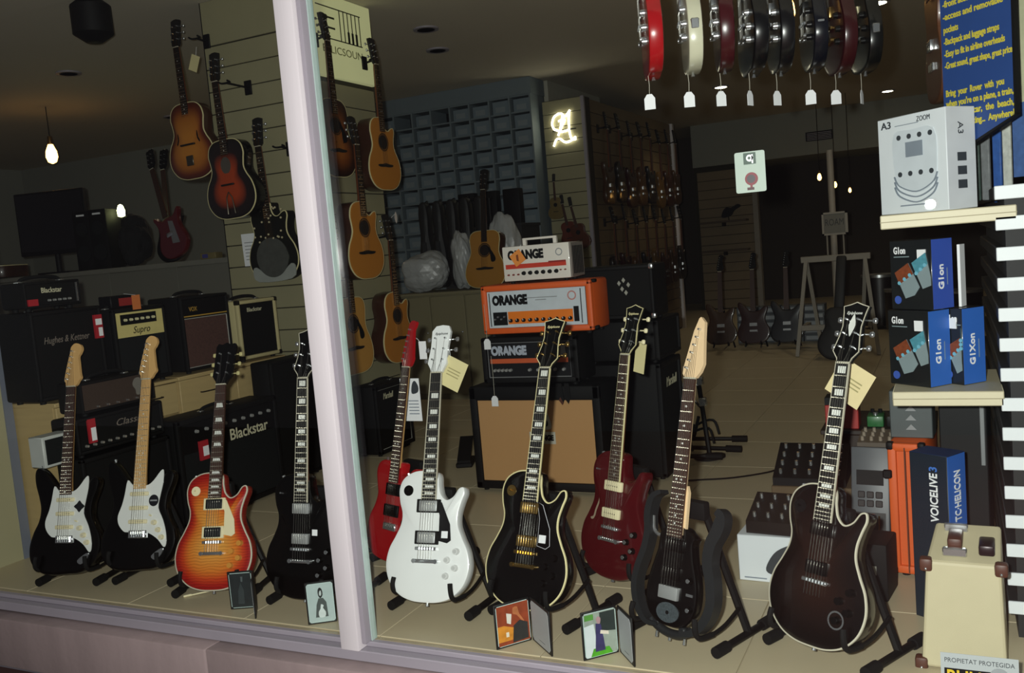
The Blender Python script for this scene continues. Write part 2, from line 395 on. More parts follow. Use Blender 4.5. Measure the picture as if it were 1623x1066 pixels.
# ceiling beam beside it and the neon slatwall
struct(MB().box(-3.85, -3.80, 6.76, 8.4, 2.74, CEIL).build('trim_beam', M('pale beam', '#a8a799', .7), smooth=False))
np_ = struct(MB().box(-3.79, -3.335, 6.56, 6.74, 0, 2.78).build('wall_neon', GROOVE, smooth=False))
slat_boards(np_, -3.79, -3.36, 6.56, 'y-', [(0.02 + k * .138, .02 + k * .138 + .131) for k in range(20)], SLATWALL)
MB().box(-3.36, -3.325, 6.535, 6.57, 0, 2.78).build('corner_strip', ALU_D, np_, smooth=False)
NEON = M('neon tube', '#ffffff', 0.3, emit=((1.0, 0.93, 0.72), 5))
ne = thing('neon_letter', 'glowing white neon blackletter A on the cream slatwall', 'neon sign', (-3.69, 6.525, 2.305))
for st in ([(.35, .95), (.12, .86), (.02, .66), (.1, .5), (.26, .45)], [(.3, .94), (.45, .93), (.6, .84), (.82, 1.0)], [(.8, 1.0), (.74, .75), (.73, .4), (.8, .16), (.98, .13)],
           [(.02, 0), (.14, .18), (.3, .2), (.52, .08), (.75, .1), (.98, .2)], [(.3, .72), (.56, .74), (.34, .42), (.7, .43)], [(.24, .3), (.36, .52), (.5, .9)]):
    MB().tube([(x * .262, 0, z * .345) for x, z in spline(st, 6, False)], 0.0105, 8).build('tube', NEON, ne)
MB().box(0, .262, .006, .019, .15, .16).build('bracket', BLACK, ne)
# partition wall behind the neon with two tiers of guitars
sw = struct(MB().box(-3.6, -3.37, 6.74, 9.95, 0, 2.78).build('wall_partition', WALLD, smooth=False))
slat_boards(sw, 6.75, 9.88, -3.37, 'x+', [(0.02 + k * .138, .02 + k * .138 + .131) for k in range(20)], M('brown slatwall', '#6a5a40', .6, var=.1, scale=4))
MB().box(-3.38, -3.32, 9.88, 9.95, 0, 2.78).build('corner_strip', ALU, sw, smooth=False)
# rear slatwall bay
rb = struct(MB().box(-3.75, -2.75, 12.65, 12.75, 0, 2.35).build('wall_rear_bay', GROOVE, smooth=False))
slat_boards(rb, -3.70, -2.82, 12.65, 'y-', [(0.02 + k * .15, .02 + k * .15 + .142) for k in range(15)], M('tan slatwall', '#7a6a50', .6, var=.1, scale=4))
MB().box(-2.82, -2.74, 12.6, 12.75, 0, 2.35).build('post', M('grey post', '#8d8880', .6), rb, smooth=False)

# ceiling lights
DISC = M('lit diffuser', '#ffffff', .4, emit=((1.0, .9, .6), 14))
for i, (x, y) in enumerate(((-2.44, 8.98), (-0.46, 5.85), (-0.7, 13.0 - 1.4))):
    t = thing('downlight', 'round recessed ceiling downlight, lit warm white', 'ceiling light', (x, y, CEIL), group='lit ceiling downlights')
    MB().lathe([(.10, -.012), (.10, 0), (.075, 0), (.07, -.012)], n=20).build('bezel', ALU_D, t)
    MB().lathe([(.07, -.014), (.07, -.0125)], n=20).build('diffuser', DISC, t, smooth=False)
for i, (x, y) in enumerate(((-6.5, 3.0), (-7.6, 5.2), (-3.9, 4.6), (-3.6, 3.9), (-5.2, 5.0), (-8.6, 3.6))):
    t = thing('downlight', 'round recessed ceiling downlight, switched off', 'ceiling light', (x, y, CEIL), group='unlit ceiling downlights')
    MB().lathe([(.10, -.012), (.10, 0), (.075, 0), (.07, -.012)], n=20).build('bezel', ALU_D, t)
    MB().lathe([(.07, -.010), (.07, -.0085)], n=20).build('diffuser', M('dark diffuser', '#3a3a36', .3), t, smooth=False)
BULB = M('filament bulb glow', '#ffd9a0', .3, emit=((1.0, .5, .13), 7))
def bulb(label, loc, k=1.0):
    t = thing('pendant_bulb', label, 'pendant lamp', (loc[0], loc[1], CEIL - (.02 if loc[1] < 1.64 else 0)))
    z = loc[2] - (CEIL - (.02 if loc[1] < 1.64 else 0))
    MB().tube([(0, 0, 0), (0, 0, z + .14 * k)], .004, 6).build('cord', BLACK, t)
    MB().lathe([(.02 * k, z + .08 * k), (.024 * k, z + .1 * k), (.018 * k, z + .15 * k)], n=12).build('socket', M('brass socket', '#7a5a2a', .35, .8), t)
    MB().lathe([(.005 * k, z - .09 * k), (.035 * k, z - .075 * k), (.05 * k, z - .03 * k), (.045 * k, z + .02 * k), (.02 * k, z + .08 * k)], n=14).build('bulb', BULB, t)
bulb('glowing filament bulb on a cord over the left counter', (-7.85, 3.82, 2.58), 1.1)
bulb('glowing filament bulb on a cord behind the hanging electric guitars', (-.92, 4.0, 2.70), 1.2)
bulb('small glowing filament bulb deep at the rear of the shop', (-1.65, 11.5, 1.94), .6)
bulb('small glowing filament bulb beside the rear bulb, hung a little lower', (-1.42, 11.3, 1.80), .5)
bulb('tiny glowing filament bulb hung lowest at the rear', (-1.22, 11.2, 1.70), .4)
MB().lathe([(.05, 0), (.12, .05), (.12, .22), (.07, .26)], n=16).build('ceiling_speaker', BLACK)
cs = bpy.data.objects['ceiling_speaker']; tag(cs, 'black round speaker hanging under the ceiling edge', 'speaker', None, (-4.75, 1.75, 2.77))
MB().cyl((0, 0, .25), (0, 0, .262), .03).build('mount', ALU_D, cs)
# ------------------------------------------------------------------ guitars
LP = [(0, 0), (.055, .004), (.105, .024), (.145, .066), (.162, .122), (.154, .178), (.130, .226), (.112, .268), (.110, .306), (.120, .345), (.131, .378), (.126, .400), (.108, .396), (.088, .368), (.062, .356), (.040, .374), (.030, .405), (.02, .45),
      (-.03, .458), (-.075, .452), (-.112, .428), (-.127, .390), (-.122, .345), (-.110, .306), (-.112, .268), (-.130, .226), (-.154, .178), (-.162, .122), (-.145, .066), (-.105, .024), (-.055, .004)]
STRAT = [(.02, .004), (.075, .010), (.128, .044), (.157, .105), (.153, .165), (.128, .215), (.113, .258), (.117, .305), (.134, .355), (.139, .392), (.124, .408), (.098, .394), (.068, .366), (.040, .352), (.0, .352), (-.034, .358), (-.058, .378), (-.085, .412), (-.118, .446), (-.143, .452), (-.154, .428), (-.148, .380), (-.130, .325), (-.119, .275),
         (-.126, .225), (-.148, .175), (-.162, .115), (-.152, .055), (-.112, .014), (-.05, .0)]
TELE = [(0, 0), (.06, .003), (.115, .022), (.150, .066), (.158, .120), (.146, .175), (.120, .222), (.108, .268), (.118, .320), (.135, .360), (.132, .385), (.108, .383), (.080, .360), (.055, .352), (.034, .362), (.03, .40),
        (-.03, .402), (-.06, .404), (-.095, .402), (-.122, .385), (-.132, .350), (-.120, .300), (-.110, .262), (-.122, .215), (-.147, .17), (-.158, .115), (-.148, .06), (-.112, .02), (-.055, .003)]
SGB = [(0, 0), (.06, .004), (.115, .03), (.155, .085), (.16, .135), (.145, .185), (.125, .235), (.12, .285), (.132, .335), (.15, .375), (.148, .398), (.125, .39), (.095, .36), (.06, .345), (.03, .35), (-.03, .35), (-.06, .345), (-.095, .36), (-.125, .39), (-.148, .4), (-.152, .375),
       (-.132, .335), (-.12, .285), (-.125, .235), (-.145, .185), (-.16, .135), (-.155, .085), (-.115, .03), (-.06, .004)]
ACOU = [(0, 0), (.075, .004), (.14, .03), (.185, .085), (.195, .15), (.178, .215), (.145, .268), (.130, .308), (.135, .355), (.142, .40), (.128, .45), (.09, .482), (.03, .492), (-.03, .492), (-.09, .482), (-.128, .45), (-.142, .40), (-.135, .355), (-.130, .308), (-.145, .268), (-.178, .215), (-.195, .15), (-.185, .085), (-.14, .03), (-.075, .004)]
CUTA = [(0, 0), (.075, .004), (.14, .03), (.185, .085), (.195, .15), (.178, .215), (.145, .268), (.132, .308), (.137, .355), (.150, .40), (.140, .428), (.112, .425), (.075, .405), (.045, .415), (.03, .45), (.025, .492), (-.03, .492), (-.09, .482), (-.128, .45), (-.142, .40), (-.135, .355), (-.130, .308), (-.145, .268), (-.178, .215), (-.195, .15), (-.185, .085), (-.14, .03), (-.075, .004)]
DREAD = [(0, 0), (.09, .003), (.16, .03), (.195, .09), (.197, .155), (.178, .22), (.152, .27), (.14, .315), (.145, .37), (.15, .42), (.138, .465), (.10, .49), (.04, .495), (-.04, .495), (-.10, .49), (-.138, .465), (-.15, .42), (-.145, .37), (-.14, .315), (-.152, .27), (-.178, .22), (-.197, .155), (-.195, .09), (-.16, .03), (-.09, .003)]

STRAT = [(x_ * 1.07, z_) for x_, z_ in STRAT]
def make_body(name, outline, t, mat, parent, e=0.006, dome=0.0, cz=0.19, n=6):
    o = spline(outline, n); N = len(o); mb = MB(); fade = []
    rings = [(inset(o, e), t, -.25), (inset(o, e * .3), t - e * .3, -.1), (o, t - e, 0), (o, e, 0), (inset(o, e * .3), e * .3, .0), (inset(o, e), 0, .03)]
    base = inset(o, e)
    for s, rise in ((.93, .12), (.84, .35), (.7, .62), (.5, .84), (.28, .96), (.08, 1.0)):
        rings.append(([(x * s, cz + (z - cz) * s) for x, z in base], -dome * rise, 1 - s))
    for pts, y, fv in rings:
        mb.v += [(x, y, z) for x, z in pts]; fade += [max(0, fv)] * N
    for k in range(len(rings) - 1):
        mb.f += [(k * N + i, (k + 1) * N + i, (k + 1) * N + (i + 1) % N, k * N + (i + 1) % N) for i in range(N)]
    mb.f.append(tuple(range(N - 1, -1, -1))); L = len(rings) - 1
    mb.f.append(tuple(range(L * N, (L + 1) * N)))
    mb.fade = fade
    return mb.build(name, mat, parent)
def binding(outline, parent, mat, e=0.004, wdt=0.0045, y0=-.0008, y1=.006, n=6, name='binding'):
    o = inset(spline(outline, n), -.0009); i_ = inset(o, wdt); N = len(o)
    v = [(x, y1, z) for x, z in o] + [(x, y0 + .001, z) for x, z in o] + [(x, y0, z) for x, z in i_] + [(x, y1, z) for x, z in i_]
    mb = MB(); f = []
    for k in range(4):
        f += [(k * N + i, ((k + 1) % 4) * N + i, ((k + 1) % 4) * N + (i + 1) % N, k * N + (i + 1) % N) for i in range(N)]
    mb.add(v, f); return mb.build(name, mat, parent)
def heads(kind):
    if kind == 'lp': return [(-.0215, 0), (-.026, .012), (-.0425, .034), (-.041, .06), (-.044, .165), (-.036, .178), (-.018, .174), (0, .183), (.018, .174), (.036, .178), (.044, .165), (.041, .06), (.0425, .034), (.026, .012), (.0215, 0)]
    if kind == 'epi': return [(-.0215, 0), (-.026, .012), (-.044, .034), (-.034, .08), (-.031, .11), (-.037, .15), (-.042, .172), (-.02, .178), (0, .186), (.022, .178), (.042, .172), (.038, .15), (.033, .11), (.036, .08), (.044, .034), (.026, .012), (.0215, 0)]
    if kind == 'epiwhite': return [(-.0215, 0), (-.026, .012), (-.040, .034), (-.036, .10), (-.040, .162), (-.026, .182), (.0, .186), (.026, .182), (.036, .16), (.033, .10), (.036, .034), (.026, .012), (.0215, 0)]
    if kind == 'strat': return spline([(-.021, 0), (-.027, .014), (-.034, .03), (-.030, .07), (-.022, .12), (-.016, .15), (-.014, .172), (.004, .188), (.030, .182), (.040, .162), (.034, .142), (.026, .128), (.031, .10), (.040, .055), (.046, .035), (.036, .02), (.021, 0)], 4)
    if kind == 'tele': return spline([(-.021, 0), (-.028, .014), (-.033, .035), (-.026, .09), (-.018, .14), (-.012, .18), (.008, .192), (.028, .185), (.024, .165), (.018, .15), (.024, .11), (.034, .05), (.038, .03), (.021, 0)], 4)
    if kind == 'pointed': return [(-.021, 0), (-.030, .012), (-.030, .03), (-.008, .15), (.006, .19), (.012, .194), (.028, .178), (.034, .12), (.044, .045), (.036, .02), (.021, 0)]
    if kind == 'slot': return [(-.024, 0), (-.034, .014), (-.036, .17), (-.012, .178), (.012, .178), (.036, .17), (.034, .014), (.024, 0)]
def neck(parent, zn, zb, zj, sc, nf, board_mat, neck_mat, head_mat, head='lp', wn=.043, wb=.056, inlay='dot', yb=-.010, tuner=CHROME, btn=None, bind=None, ang=10, logo=None, logo_mat=None, flip=1, detail=True, tw=.020, strings=STEEL, thick=.022):
    """zn nut, zb bridge, zj neck joint at the body; board front at y = yb"""
    ze = zb + sc * 2 ** (-(nf + .6) / 12)
    W = lambda z: wb + (wn - wb) * (z - ze) / (zn - ze)
    fb = MB().prism([(-W(ze) / 2, ze), (W(ze) / 2, ze), (wn / 2, zn), (-wn / 2, zn)], yb, yb + .006); fbo = fb.build('fretboard', board_mat, parent)
    m = MB(); n = 9; vs = []
    zs = [zj - .02, zj + .03, (zj + zn) / 2, zn - .03, zn + .012]; ds = [thick + .012, thick + .003, thick, thick * .88, thick * .75]
    for z, d in zip(zs, ds):
        w_ = W(z) / 2
        vs += [(w_ * math.cos(math.pi * i / (n - 1)), yb + .006 + (d - .006) * math.sin(math.pi * i / (n - 1)) ** .8, z) for i in range(n)]
    fs = []
    for k in range(len(zs) - 1): fs += [(k * n + i, k * n + (i + 1) % n, (k + 1) * n + (i + 1) % n, (k + 1) * n + i) for i in range(n)]
    fs += [tuple(range(n)), tuple(range(len(zs) * n - 1, (len(zs) - 1) * n - 1, -1))]
    m.add(vs, fs).build('neck', neck_mat, parent)
    if detail:
        m = MB()
        for k in range(1, nf + 1):
            z = zb + sc * 2 ** (-k / 12); w_ = W(z) / 2 - .0006
            m.box(-w_, w_, yb - .0011, yb + .001, z - .0011, z + .0011)
        fo = m.build('frets', FRETM, parent, smooth=False); fo['kind'] = 'stuff'
        for k in (3, 5, 7, 9, 12, 15, 17, 19, 21) if inlay != 'blockall' else (1, 3, 5, 7, 9, 12, 15, 17, 19):
            if k > nf: continue
            za, zc = zb + sc * 2 ** (-(k - 1) / 12), zb + sc * 2 ** (-k / 12); z = (za + zc) / 2; h = (za - zc) * .58 / 2; w_ = W(z) / 2 * .62
            if inlay == 'dot':
                for dx in ((-.009, .009) if k == 12 else (0,)): MB().disc((dx, z), .0032, yb - .0006, yb + .001, 10).build('inlay', PEARL, fbo)
            elif inlay == 'trap':
                MB().prism([(-w_ * 1.1, z - h), (w_ * 1.1, z - h), (w_ * .85, z + h), (-w_ * .85, z + h)], yb - .0006, yb + .001).build('inlay', PEARL, fbo, smooth=False)
            else: MB().box(-w_, w_, yb - .0006, yb + .001, z - h, z + h).build('inlay', PEARL, fbo, smooth=False)
        if bind:
            for s_ in (-1, 1):
                MB().prism([(s_ * (W(ze) / 2 - .0015), ze), (s_ * (W(ze) / 2 + .0016), ze), (s_ * (wn / 2 + .0016), zn), (s_ * (wn / 2 - .0015), zn)], yb - .0007, yb + .0055).build('board_binding', bind, parent, smooth=False)
    MB().box(-wn / 2, wn / 2, yb - .003, yb + .006, zn, zn + .005).build('nut', WBIND, parent, smooth=False)
    ta = math.tan(R(ang)); sh = lambda x, z: (z - zn) * ta
    hp = [(x * flip, z + zn + .004) for x, z in heads(head)]
    ho = MB().prism(hp, yb + .002, yb + .016, sh).build('headstock', head_mat, parent)
    if bind and head in ('lp', 'epi'):
        hin = inset(hp, .003); N = len(hp); mb = MB()
        mb.add([(x, yb + .0012 + sh(x, z), z) for x, z in hp] + [(x, yb + .0012 + sh(x, z), z) for x, z in hin], [(i, (i + 1) % N, N + (i + 1) % N, N + i) for i in range(N)])
        mb.add([(x, yb + .006 + sh(x, z), z) for x, z in hp] + [(x, yb + .0012 + sh(x, z), z) for x, z in hp], [(i, (i + 1) % N, N + (i + 1) % N, N + i) for i in range(N)])
        mb.build('head_binding', bind, ho, smooth=False)
    posts = []
    six = head in ('strat', 'tele', 'pointed')
    for k in range(6):
        if six:
            z = zn + .035 + k * .0245; xl = {'strat': -.031 + .0034 * k, 'tele': -.030 + .0036 * k, 'pointed': -.027 + .0062 * k}[head]; x = (xl + .012) * flip; xb = (xl - .012) * flip
        else:
            sd = -1 if k < 3 else 1; z = zn + .052 + (k % 3) * .042; x = sd * tw; xb = sd * (.058 if head != 'slot' else .052)
        y = yb + sh(0, z); posts.append((x, y - .006, z))
        t_ = MB().cyl((x, y + .001, z), (x, y - .011, z), .0042, .0034, 8).build('tuning_peg', tuner, ho)
        if detail:
            s_ = 1 if xb > x else -1
            b = MB().cyl((x + s_ * .006, y + .022, z), (xb - s_ * .006, y + .022, z), .0025, n=6)
            b.rbox(min(xb - .007, xb + .007), max(xb - .007, xb + .007), y + .017, y + .028, z - .0085, z + .0085, .003, 1); b.build('button', btn or tuner, t_)
    if logo:
        text('headstock_logo', logo, .013, logo_mat or PEARL, ho, (0.0, yb + .0005 + sh(0, zn + .155), zn + .155), (1, 0, 0), (0, ta, 1), width=.05, shear=.2)
    return W, ze, posts, yb
def string_set(parent, W, ze, posts, yb, zb, zn, mat, ybr=None, spread=.052, single=True):
    for k in range(6):
        xb = -spread / 2 + spread * k / 5; xn = -.0175 + .035 * k / 5
        p = posts[k] if k < 3 or len(set(round(q[0], 3) for q in posts)) > 2 and abs(posts[0][0]) < .0001 else posts[k]
        MB().tube([(xb, (ybr if ybr is not None else yb - .006), zb), (xn, yb - .0035, zn + .003), (p[0] * .8, p[1] + .004, p[2])], .00055 + .00012 * (5 - k), 4).build('string', mat, parent, smooth=False)
def pickup(parent, z, kind, y=-.002, x=0, cover=CHROME, ring=None):
    if kind == 'hum':
        if ring: MB().rbox(x - .046, x + .046, y - .007, y + .004, z - .0235, z + .0235, .002, 1).build('pickup_ring', ring, parent)
        p = MB().rbox(x - .035, x + .035, y - .0115, y + .004, z - .019, z + .019, .003, 2).build('pickup', cover, parent)
        m = MB()
        for k in range(6): m.cyl((x - .025 + .01 * k, y - .0125, z + .008), (x - .025 + .01 * k, y - .010, z + .008), .002, n=6)
        m.build('pole_pieces', STEEL, p)
    elif kind == 'single':
        p = MB().rbox(x - .042, x + .042, y - .010, y + .004, z - .0085, z + .0085, .004, 2).build('pickup', cover, parent)
        m = MB()
        for k in range(6): m.cyl((x - .025 + .01 * k, y - .0115, z), (x - .025 + .01 * k, y - .009, z), .0022, n=6)
        m.build('pole_pieces', STEEL, p)
    elif kind == 'p90':
        p = MB().rbox(x - .043, x + .043, y - .013, y + .004, z - .0185, z + .0185, .005, 2).build('pickup', cover, parent)
        m = MB()
        for k in range(6): m.cyl((x - .025 + .01 * k, y - .0145, z), (x - .025 + .01 * k, y - .012, z), .0025, n=6)
        m.build('pole_pieces', STEEL, p)
def knob(parent, x, z, mat, y=-.002, r=.0125, h=.014, top=None, name='knob'):
    k = MB().cyl((x, y + .004, z), (x, y - h, z), r, r * .82, 14).build(name, mat, parent)
    if top: MB().cyl((x, y - h - .0008, z), (x, y - h + .002, z), r * .6, r * .6, 12).build('knob_cap', top, k)
def tom(parent, zb, y, mat, tail=True, zt=None):
    b = MB().rbox(-.041, .041, y - .013, y - .003, zb - .006, zb + .006, .002, 1)
    for s_ in (-1, 1): b.cyl((s_ * .036, y - .005, zb), (s_ * .036, y + .006, zb), .005, n=8)
    br = b.build('bridge', mat, parent)
    m = MB()
    for k in range(6): m.box(-.028 + .0104 * k, -.022 + .0104 * k, y - .0165, y - .0125, zb - .004, zb + .004)
    m.build('saddles', mat, br, smooth=False)
    if tail:
        zt = zt or zb - .043
        t_ = MB().rbox(-.048, .048, y - .014, y - .004, zt - .007, zt + .007, .004, 2)
        for s_ in (-1, 1): t_.cyl((s_ * .042, y - .015, zt), (s_ * .042, y + .006, zt), .008, n=10)
        t_.build('tailpiece', mat, parent)
def button(parent, x, z, mat=CHROME, y=.025, d=(0, 0, 1)):
    MB().cyl((x, y, z), (x + d[0] * .012, y, z + d[2] * .012), .004, .007, 8).build('strap_button', mat, parent)

def les_paul(name, label, loc, tilt, phi, body_mat, bind=None, board=ROSEWOOD, inlay='trap', hw=CHROME, ring=CREAM_P, guard=CREAM_P, cover=CHROME, knobm=None, knobcap=None, head='lp', head_mat=None, headbind=None, logo='Les Paul', btn=None, neckm=MAHOG, toggle=CREAM_P, zs=1.0, pick=True, lm=None, group=None, guard_edge=None, category='electric guitar', plate=True):
    g = thing(name, label, category, loc, (-tilt, 0, phi), group)
    make_body('body', LP, .05, body_mat, g, .005, .009)
    if bind: binding(LP, g, bind)
    zn, zb = .812, .184
    W, ze, posts, yb = neck(g, zn, zb, .45, .628, 22, board, neckm, head_mat or GLOSS_BLACK, head, inlay=inlay, yb=-.016, tuner=hw, btn=btn, bind=headbind, logo=logo, logo_mat=lm)
    string_set(g, W, ze, posts, yb, zb - .04, zn, STEEL, -.022)
    if pick:
        pickup(g, .332, 'hum', -.008, cover=cover, ring=ring); pickup(g, .222, 'hum', -.009, cover=cover, ring=ring)
    tom(g, zb, -.008, hw)
    if guard:
        gp = [(.030, .355), (.052, .345), (.088, .27), (.094, .215), (.080, .205), (.046, .212), (.047, .24), (.046, .30)]
        MB().prism(gp, -.014, -.0115).build('pickguard', guard, g)
        if guard_edge:
            e_ = inset(gp, -.0014); MB().prism(e_, -.0135, -.0125).build('pickguard_edge', guard_edge, g)
    for x, z in ((.082, .148), (.114, .178), (.079, .094), (.112, .122)): knob(g, x, z, knobm or GLOSS_BLACK, -.006, .0125, .014, knobcap)
    if plate: MB().disc((-.086, .385), .019, -.006, -.002, 18).build('switch_plate', toggle, g)
    MB().cyl((-.086, -.003, .385), (-.086, -.022, .388), .0028, .0035, 8).build('toggle_switch', toggle, g)
    button(g, 0, 0, hw, .025, (0, 0, -1)); button(g, -.10, .436, hw, .025, (-.5, 0, 1))
    return g
def stand(label, loc, phi, tilt=15, wd=.165, apex=.40, zb=.06, bl=(.06, .37), hx=.122):
    """black A-frame stand; origin on the floor under the guitar's tail"""
    s = thing('guitar_stand', label, 'guitar stand', (loc[0] - .03 * math.cos(phi), loc[1] - .03 * math.sin(phi), 0), phi)
    ym = (bl[0] + bl[1]) / 2 + .02; y0, y1 = bl; dz = zb - .06
    for sx in (-1, 1):
        x = sx * wd; xh = sx * hx + .03
        MB().cyl((x, y0 + .03, .018), (x, y1 - .03, .018), .0125, n=10).build('foot_bar', STANDM, s)
        MB().cyl((x, y0, .019), (x, y0 + .06, .019), .018, n=12).build('rubber_cap', RUBBER, s)
        MB().cyl((x, y1 - .06, .019), (x, y1, .019), .018, n=12).build('rubber_cap', RUBBER, s)
        MB().tube([(x, ym, .02), (x * .62, ym - .005, .20), (x * .2 + .01, ym - .02, apex)], .0125, 8).build('leg', STANDM, s)
        ar = [(x * .86, ym, .10 + dz), (xh, .14, .078 + dz), (xh, .07, .071 + dz), (xh, .012, .079 + dz), (xh, -.010, .094 + dz), (xh * .99, -.014, .120 + dz), (xh * .96, -.006, .142 + dz)]
        MB().tube(spline(ar, 4, False), .0065, 8).build('cradle_arm', STANDM, s)
        MB().tube(spline(ar[2:], 4, False), .0085, 8).build('foam_sleeve', RUBBER, s)
    MB().rbox(-.055, .06, ym - .045, ym - .01, apex - .03, apex + .03, .008, 2).build('back_pad', RUBBER, s)
    return s
def acoustic(name, label, loc, rot, outline, top, side, cut=False, guard=None, hole=True, tilt=0, group=None, bridge=True, board=EBONY, head_mat=None, headk='slot', dome=0.002, rosette=True, category='acoustic guitar', detail=True, hole_z=.325, t=.105, tail=None):
    g = thing(name, label, category, loc, rot, group)
    make_body('body', outline, t, side, g, .003, 0.0, .2)
    mb_top = make_body('soundboard', inset(outline, .004), .003, top, g, .001, dome, .2)
    for v in mb_top.data.vertices: v.co.y -= .003
    binding(outline, g, IVORY, wdt=.004, y0=-.0036, y1=.004)
    W, ze, posts, yb = neck(g, .845, .2, .49, .645, 20, board, MAHOG, head_mat or EBONY, headk, yb=-.012, ang=8, detail=detail, thick=.03)
    if hole:
        MB().disc((0, hole_z), .05, -.0062, -.0028, 28).build('soundhole', M('soundhole dark', '#140c07', .9), g)
        if rosette:
            m = MB(); n = 32
            for r0_, r1_ in ((.053, .062),):
                vs = [(r * math.cos(2 * math.pi * i / n), -.0066, hole_z + r * math.sin(2 * math.pi * i / n)) for r in (r0_, r1_) for i in range(n)]
                m.add(vs, [(i, (i + 1) % n, n + (i + 1) % n, n + i) for i in range(n)])
            m.build('rosette', M('rosette', '#3b2412', .5), g)
    if bridge:
        MB().prism(spline([(-.085, .172), (-.04, .176), (0, .182), (.04, .176), (.085, .172), (.078, .160), (.04, .156), (0, .158), (-.04, .156), (-.078, .160)], 3), -.013, -.003).build('bridge', EBONY, g)
    if guard: MB().prism(spline([(.03, .36), (.06, .33), (.105, .26), (.10, .225), (.065, .225), (.056, .285), (.045, .31)], 3), -.0075, -.003).build('pickguard', guard, g)
    string_set(g, W, ze, posts, yb, .168, .845, BRONZE, -.013, .055)
    return g

# --- the front row -----------------------------------------------------------
DOT = M('knob cream print', '#cfc9b0', .5)
def strat(label, loc, tilt, phi, board, sticker):
    g = thing('electric_guitar', label, 'electric guitar', loc, (-tilt, 0, phi))
    make_body('body', STRAT, .045, GLOSS_BLACK, g, .010, .0)
    zn, zb = .797, .149
    W, ze, posts, yb = neck(g, zn, zb, .37, .648, 21, board, MAPLE, MAPLE, 'strat', wn=.042, yb=-.011, ang=2, btn=CHROME)
    if board is MAPLE:
        pass
    gp = spline([(-.06, .372), (-.036, .352), (.0, .348), (.036, .35), (.062, .37), (.09, .405), (.103, .408), (.104, .36), (.093, .30), (.088, .255), (.112, .205), (.128, .155), (.132, .11), (.122, .095), (.095, .125), (.06, .148), (.03, .156), (-.04, .158), (-.065, .162), (-.09, .19), (-.096, .225), (-.08, .27), (-.07, .315)], 3)
    MB().prism(gp, -.0028, .001).build('pickguard', PLASTIC_W, g)
    for z in (.314, .256, .200): pickup(g, z, 'single', -.003, cover=CREAM_P)
    b = MB().rbox(-.042, .042, -.006, .002, zb - .016, zb + .016, .002, 1).build('bridge', CHROME, g)
    for k in range(6): MB().rbox(-.031 + .0105 * k, -.0225 + .0105 * k, -.012, -.005, zb - .012, zb + .012, .001, 1).build('saddle', CHROME, b, smooth=False)
    for x, z in ((.075, .195), (.095, .165), (.112, .135)): knob(g, x, z, CREAM_P, -.003, .0115, .014, DOT)
    MB().cyl((.058, -.001, .222), (.058, -.016, .226), .003, .004, 8).build('selector_switch', CREAM_P, g)
    MB().prism(spline([(.068, .06), (.10, .085), (.118, .09), (.112, .065), (.085, .045)], 3), -.004, .001).build('jack_plate', CHROME, g)
    string_set(g, W, ze, posts, yb, zb, zn, STEEL, -.014)
    if sticker == 'cross': st = spline([(.04, .285), (.055, .297), (.066, .31), (.078, .297), (.092, .285), (.078, .273), (.066, .26), (.055, .273)], 2)
    else: st = [(.066 + .022 * math.cos(a * math.pi / 10), .285 + .024 * math.sin(a * math.pi / 10)) for a in range(20)]
    so = MB().prism(st, -.0042, -.0027).build('sticker', M('dark sticker', '#15171c', .5), g)
    if sticker != 'cross': MB().box(.05, .082, -.0047, -.0041, .282, .288).build('sticker_band', M('grey print', '#8b8e90', .5), so, smooth=False)
    button(g, -.135, .45, CHROME, .02, (-.3, 0, 1))
    return g
ph = R
strat('black double-cutaway electric guitar, white pickguard, dark rosewood fretboard, maple headstock', (-3.41, .055, .07), ph(15.3), ph(14), ROSEWOOD, 'cross')
stand('black stand under the black guitar with the dark rosewood fretboard', (-3.41, .06), ph(14), 12, .14, .36, .07, (.05, .29))
strat('black double-cutaway electric guitar, white pickguard, pale maple fretboard and headstock', (-3.06, .127, .09), ph(17.9), ph(15), MAPLE, 'round')
stand('black stand under the black guitar with the pale maple fretboard', (-3.06, .13), ph(8), 12, .14, .36, zb=.09)

CHERRY = burst('cherry sunburst', [(0, '#8e1616'), (.08, '#a51f16'), (.2, '#c3411c'), (.38, '#d67a2c'), (.7, '#dd9a44')], flame=.28)
les_paul('electric_guitar', 'cherry sunburst single-cutaway electric guitar with cream pickguard', (-2.63, .10, .055), ph(20), ph(16), CHERRY, WBIND, ROSEWOOD, 'trap', CHROME, CREAM_P, CREAM_P, M('black pickup bobbin', '#17181a', .35), M('amber knob', '#c88a3c', .3, coat=.4), None, 'lp', GLOSS_BLACK, None, btn=M('keystone button', '#b9b07c', .4), logo=None)
stand('black stand under the cherry sunburst guitar', (-2.63, .105), ph(16), 20, zb=.055)
les_paul('electric_guitar', 'glossy black guitar with pearl block inlays, half hidden behind the window mullion', (-2.19, .10, .06), ph(11.9), ph(4), GLOSS_BLACK, None, EBONY, 'blockall', CHROME, None, None, NICKEL, GLOSS_BLACK, CHROME, 'epi', GLOSS_BLACK, WBIND, logo=None, btn=CHROME, toggle=CHROME, plate=False)
MB().box(.05, .072, -.0125, -.0105, .235, .257).build('sticker', PAPER, bpy.data.objects['electric_guitar.003'], smooth=False)
stand('black stand under the glossy black guitar beside the window mullion', (-2.19, .105), ph(4), 12, hx=.10)

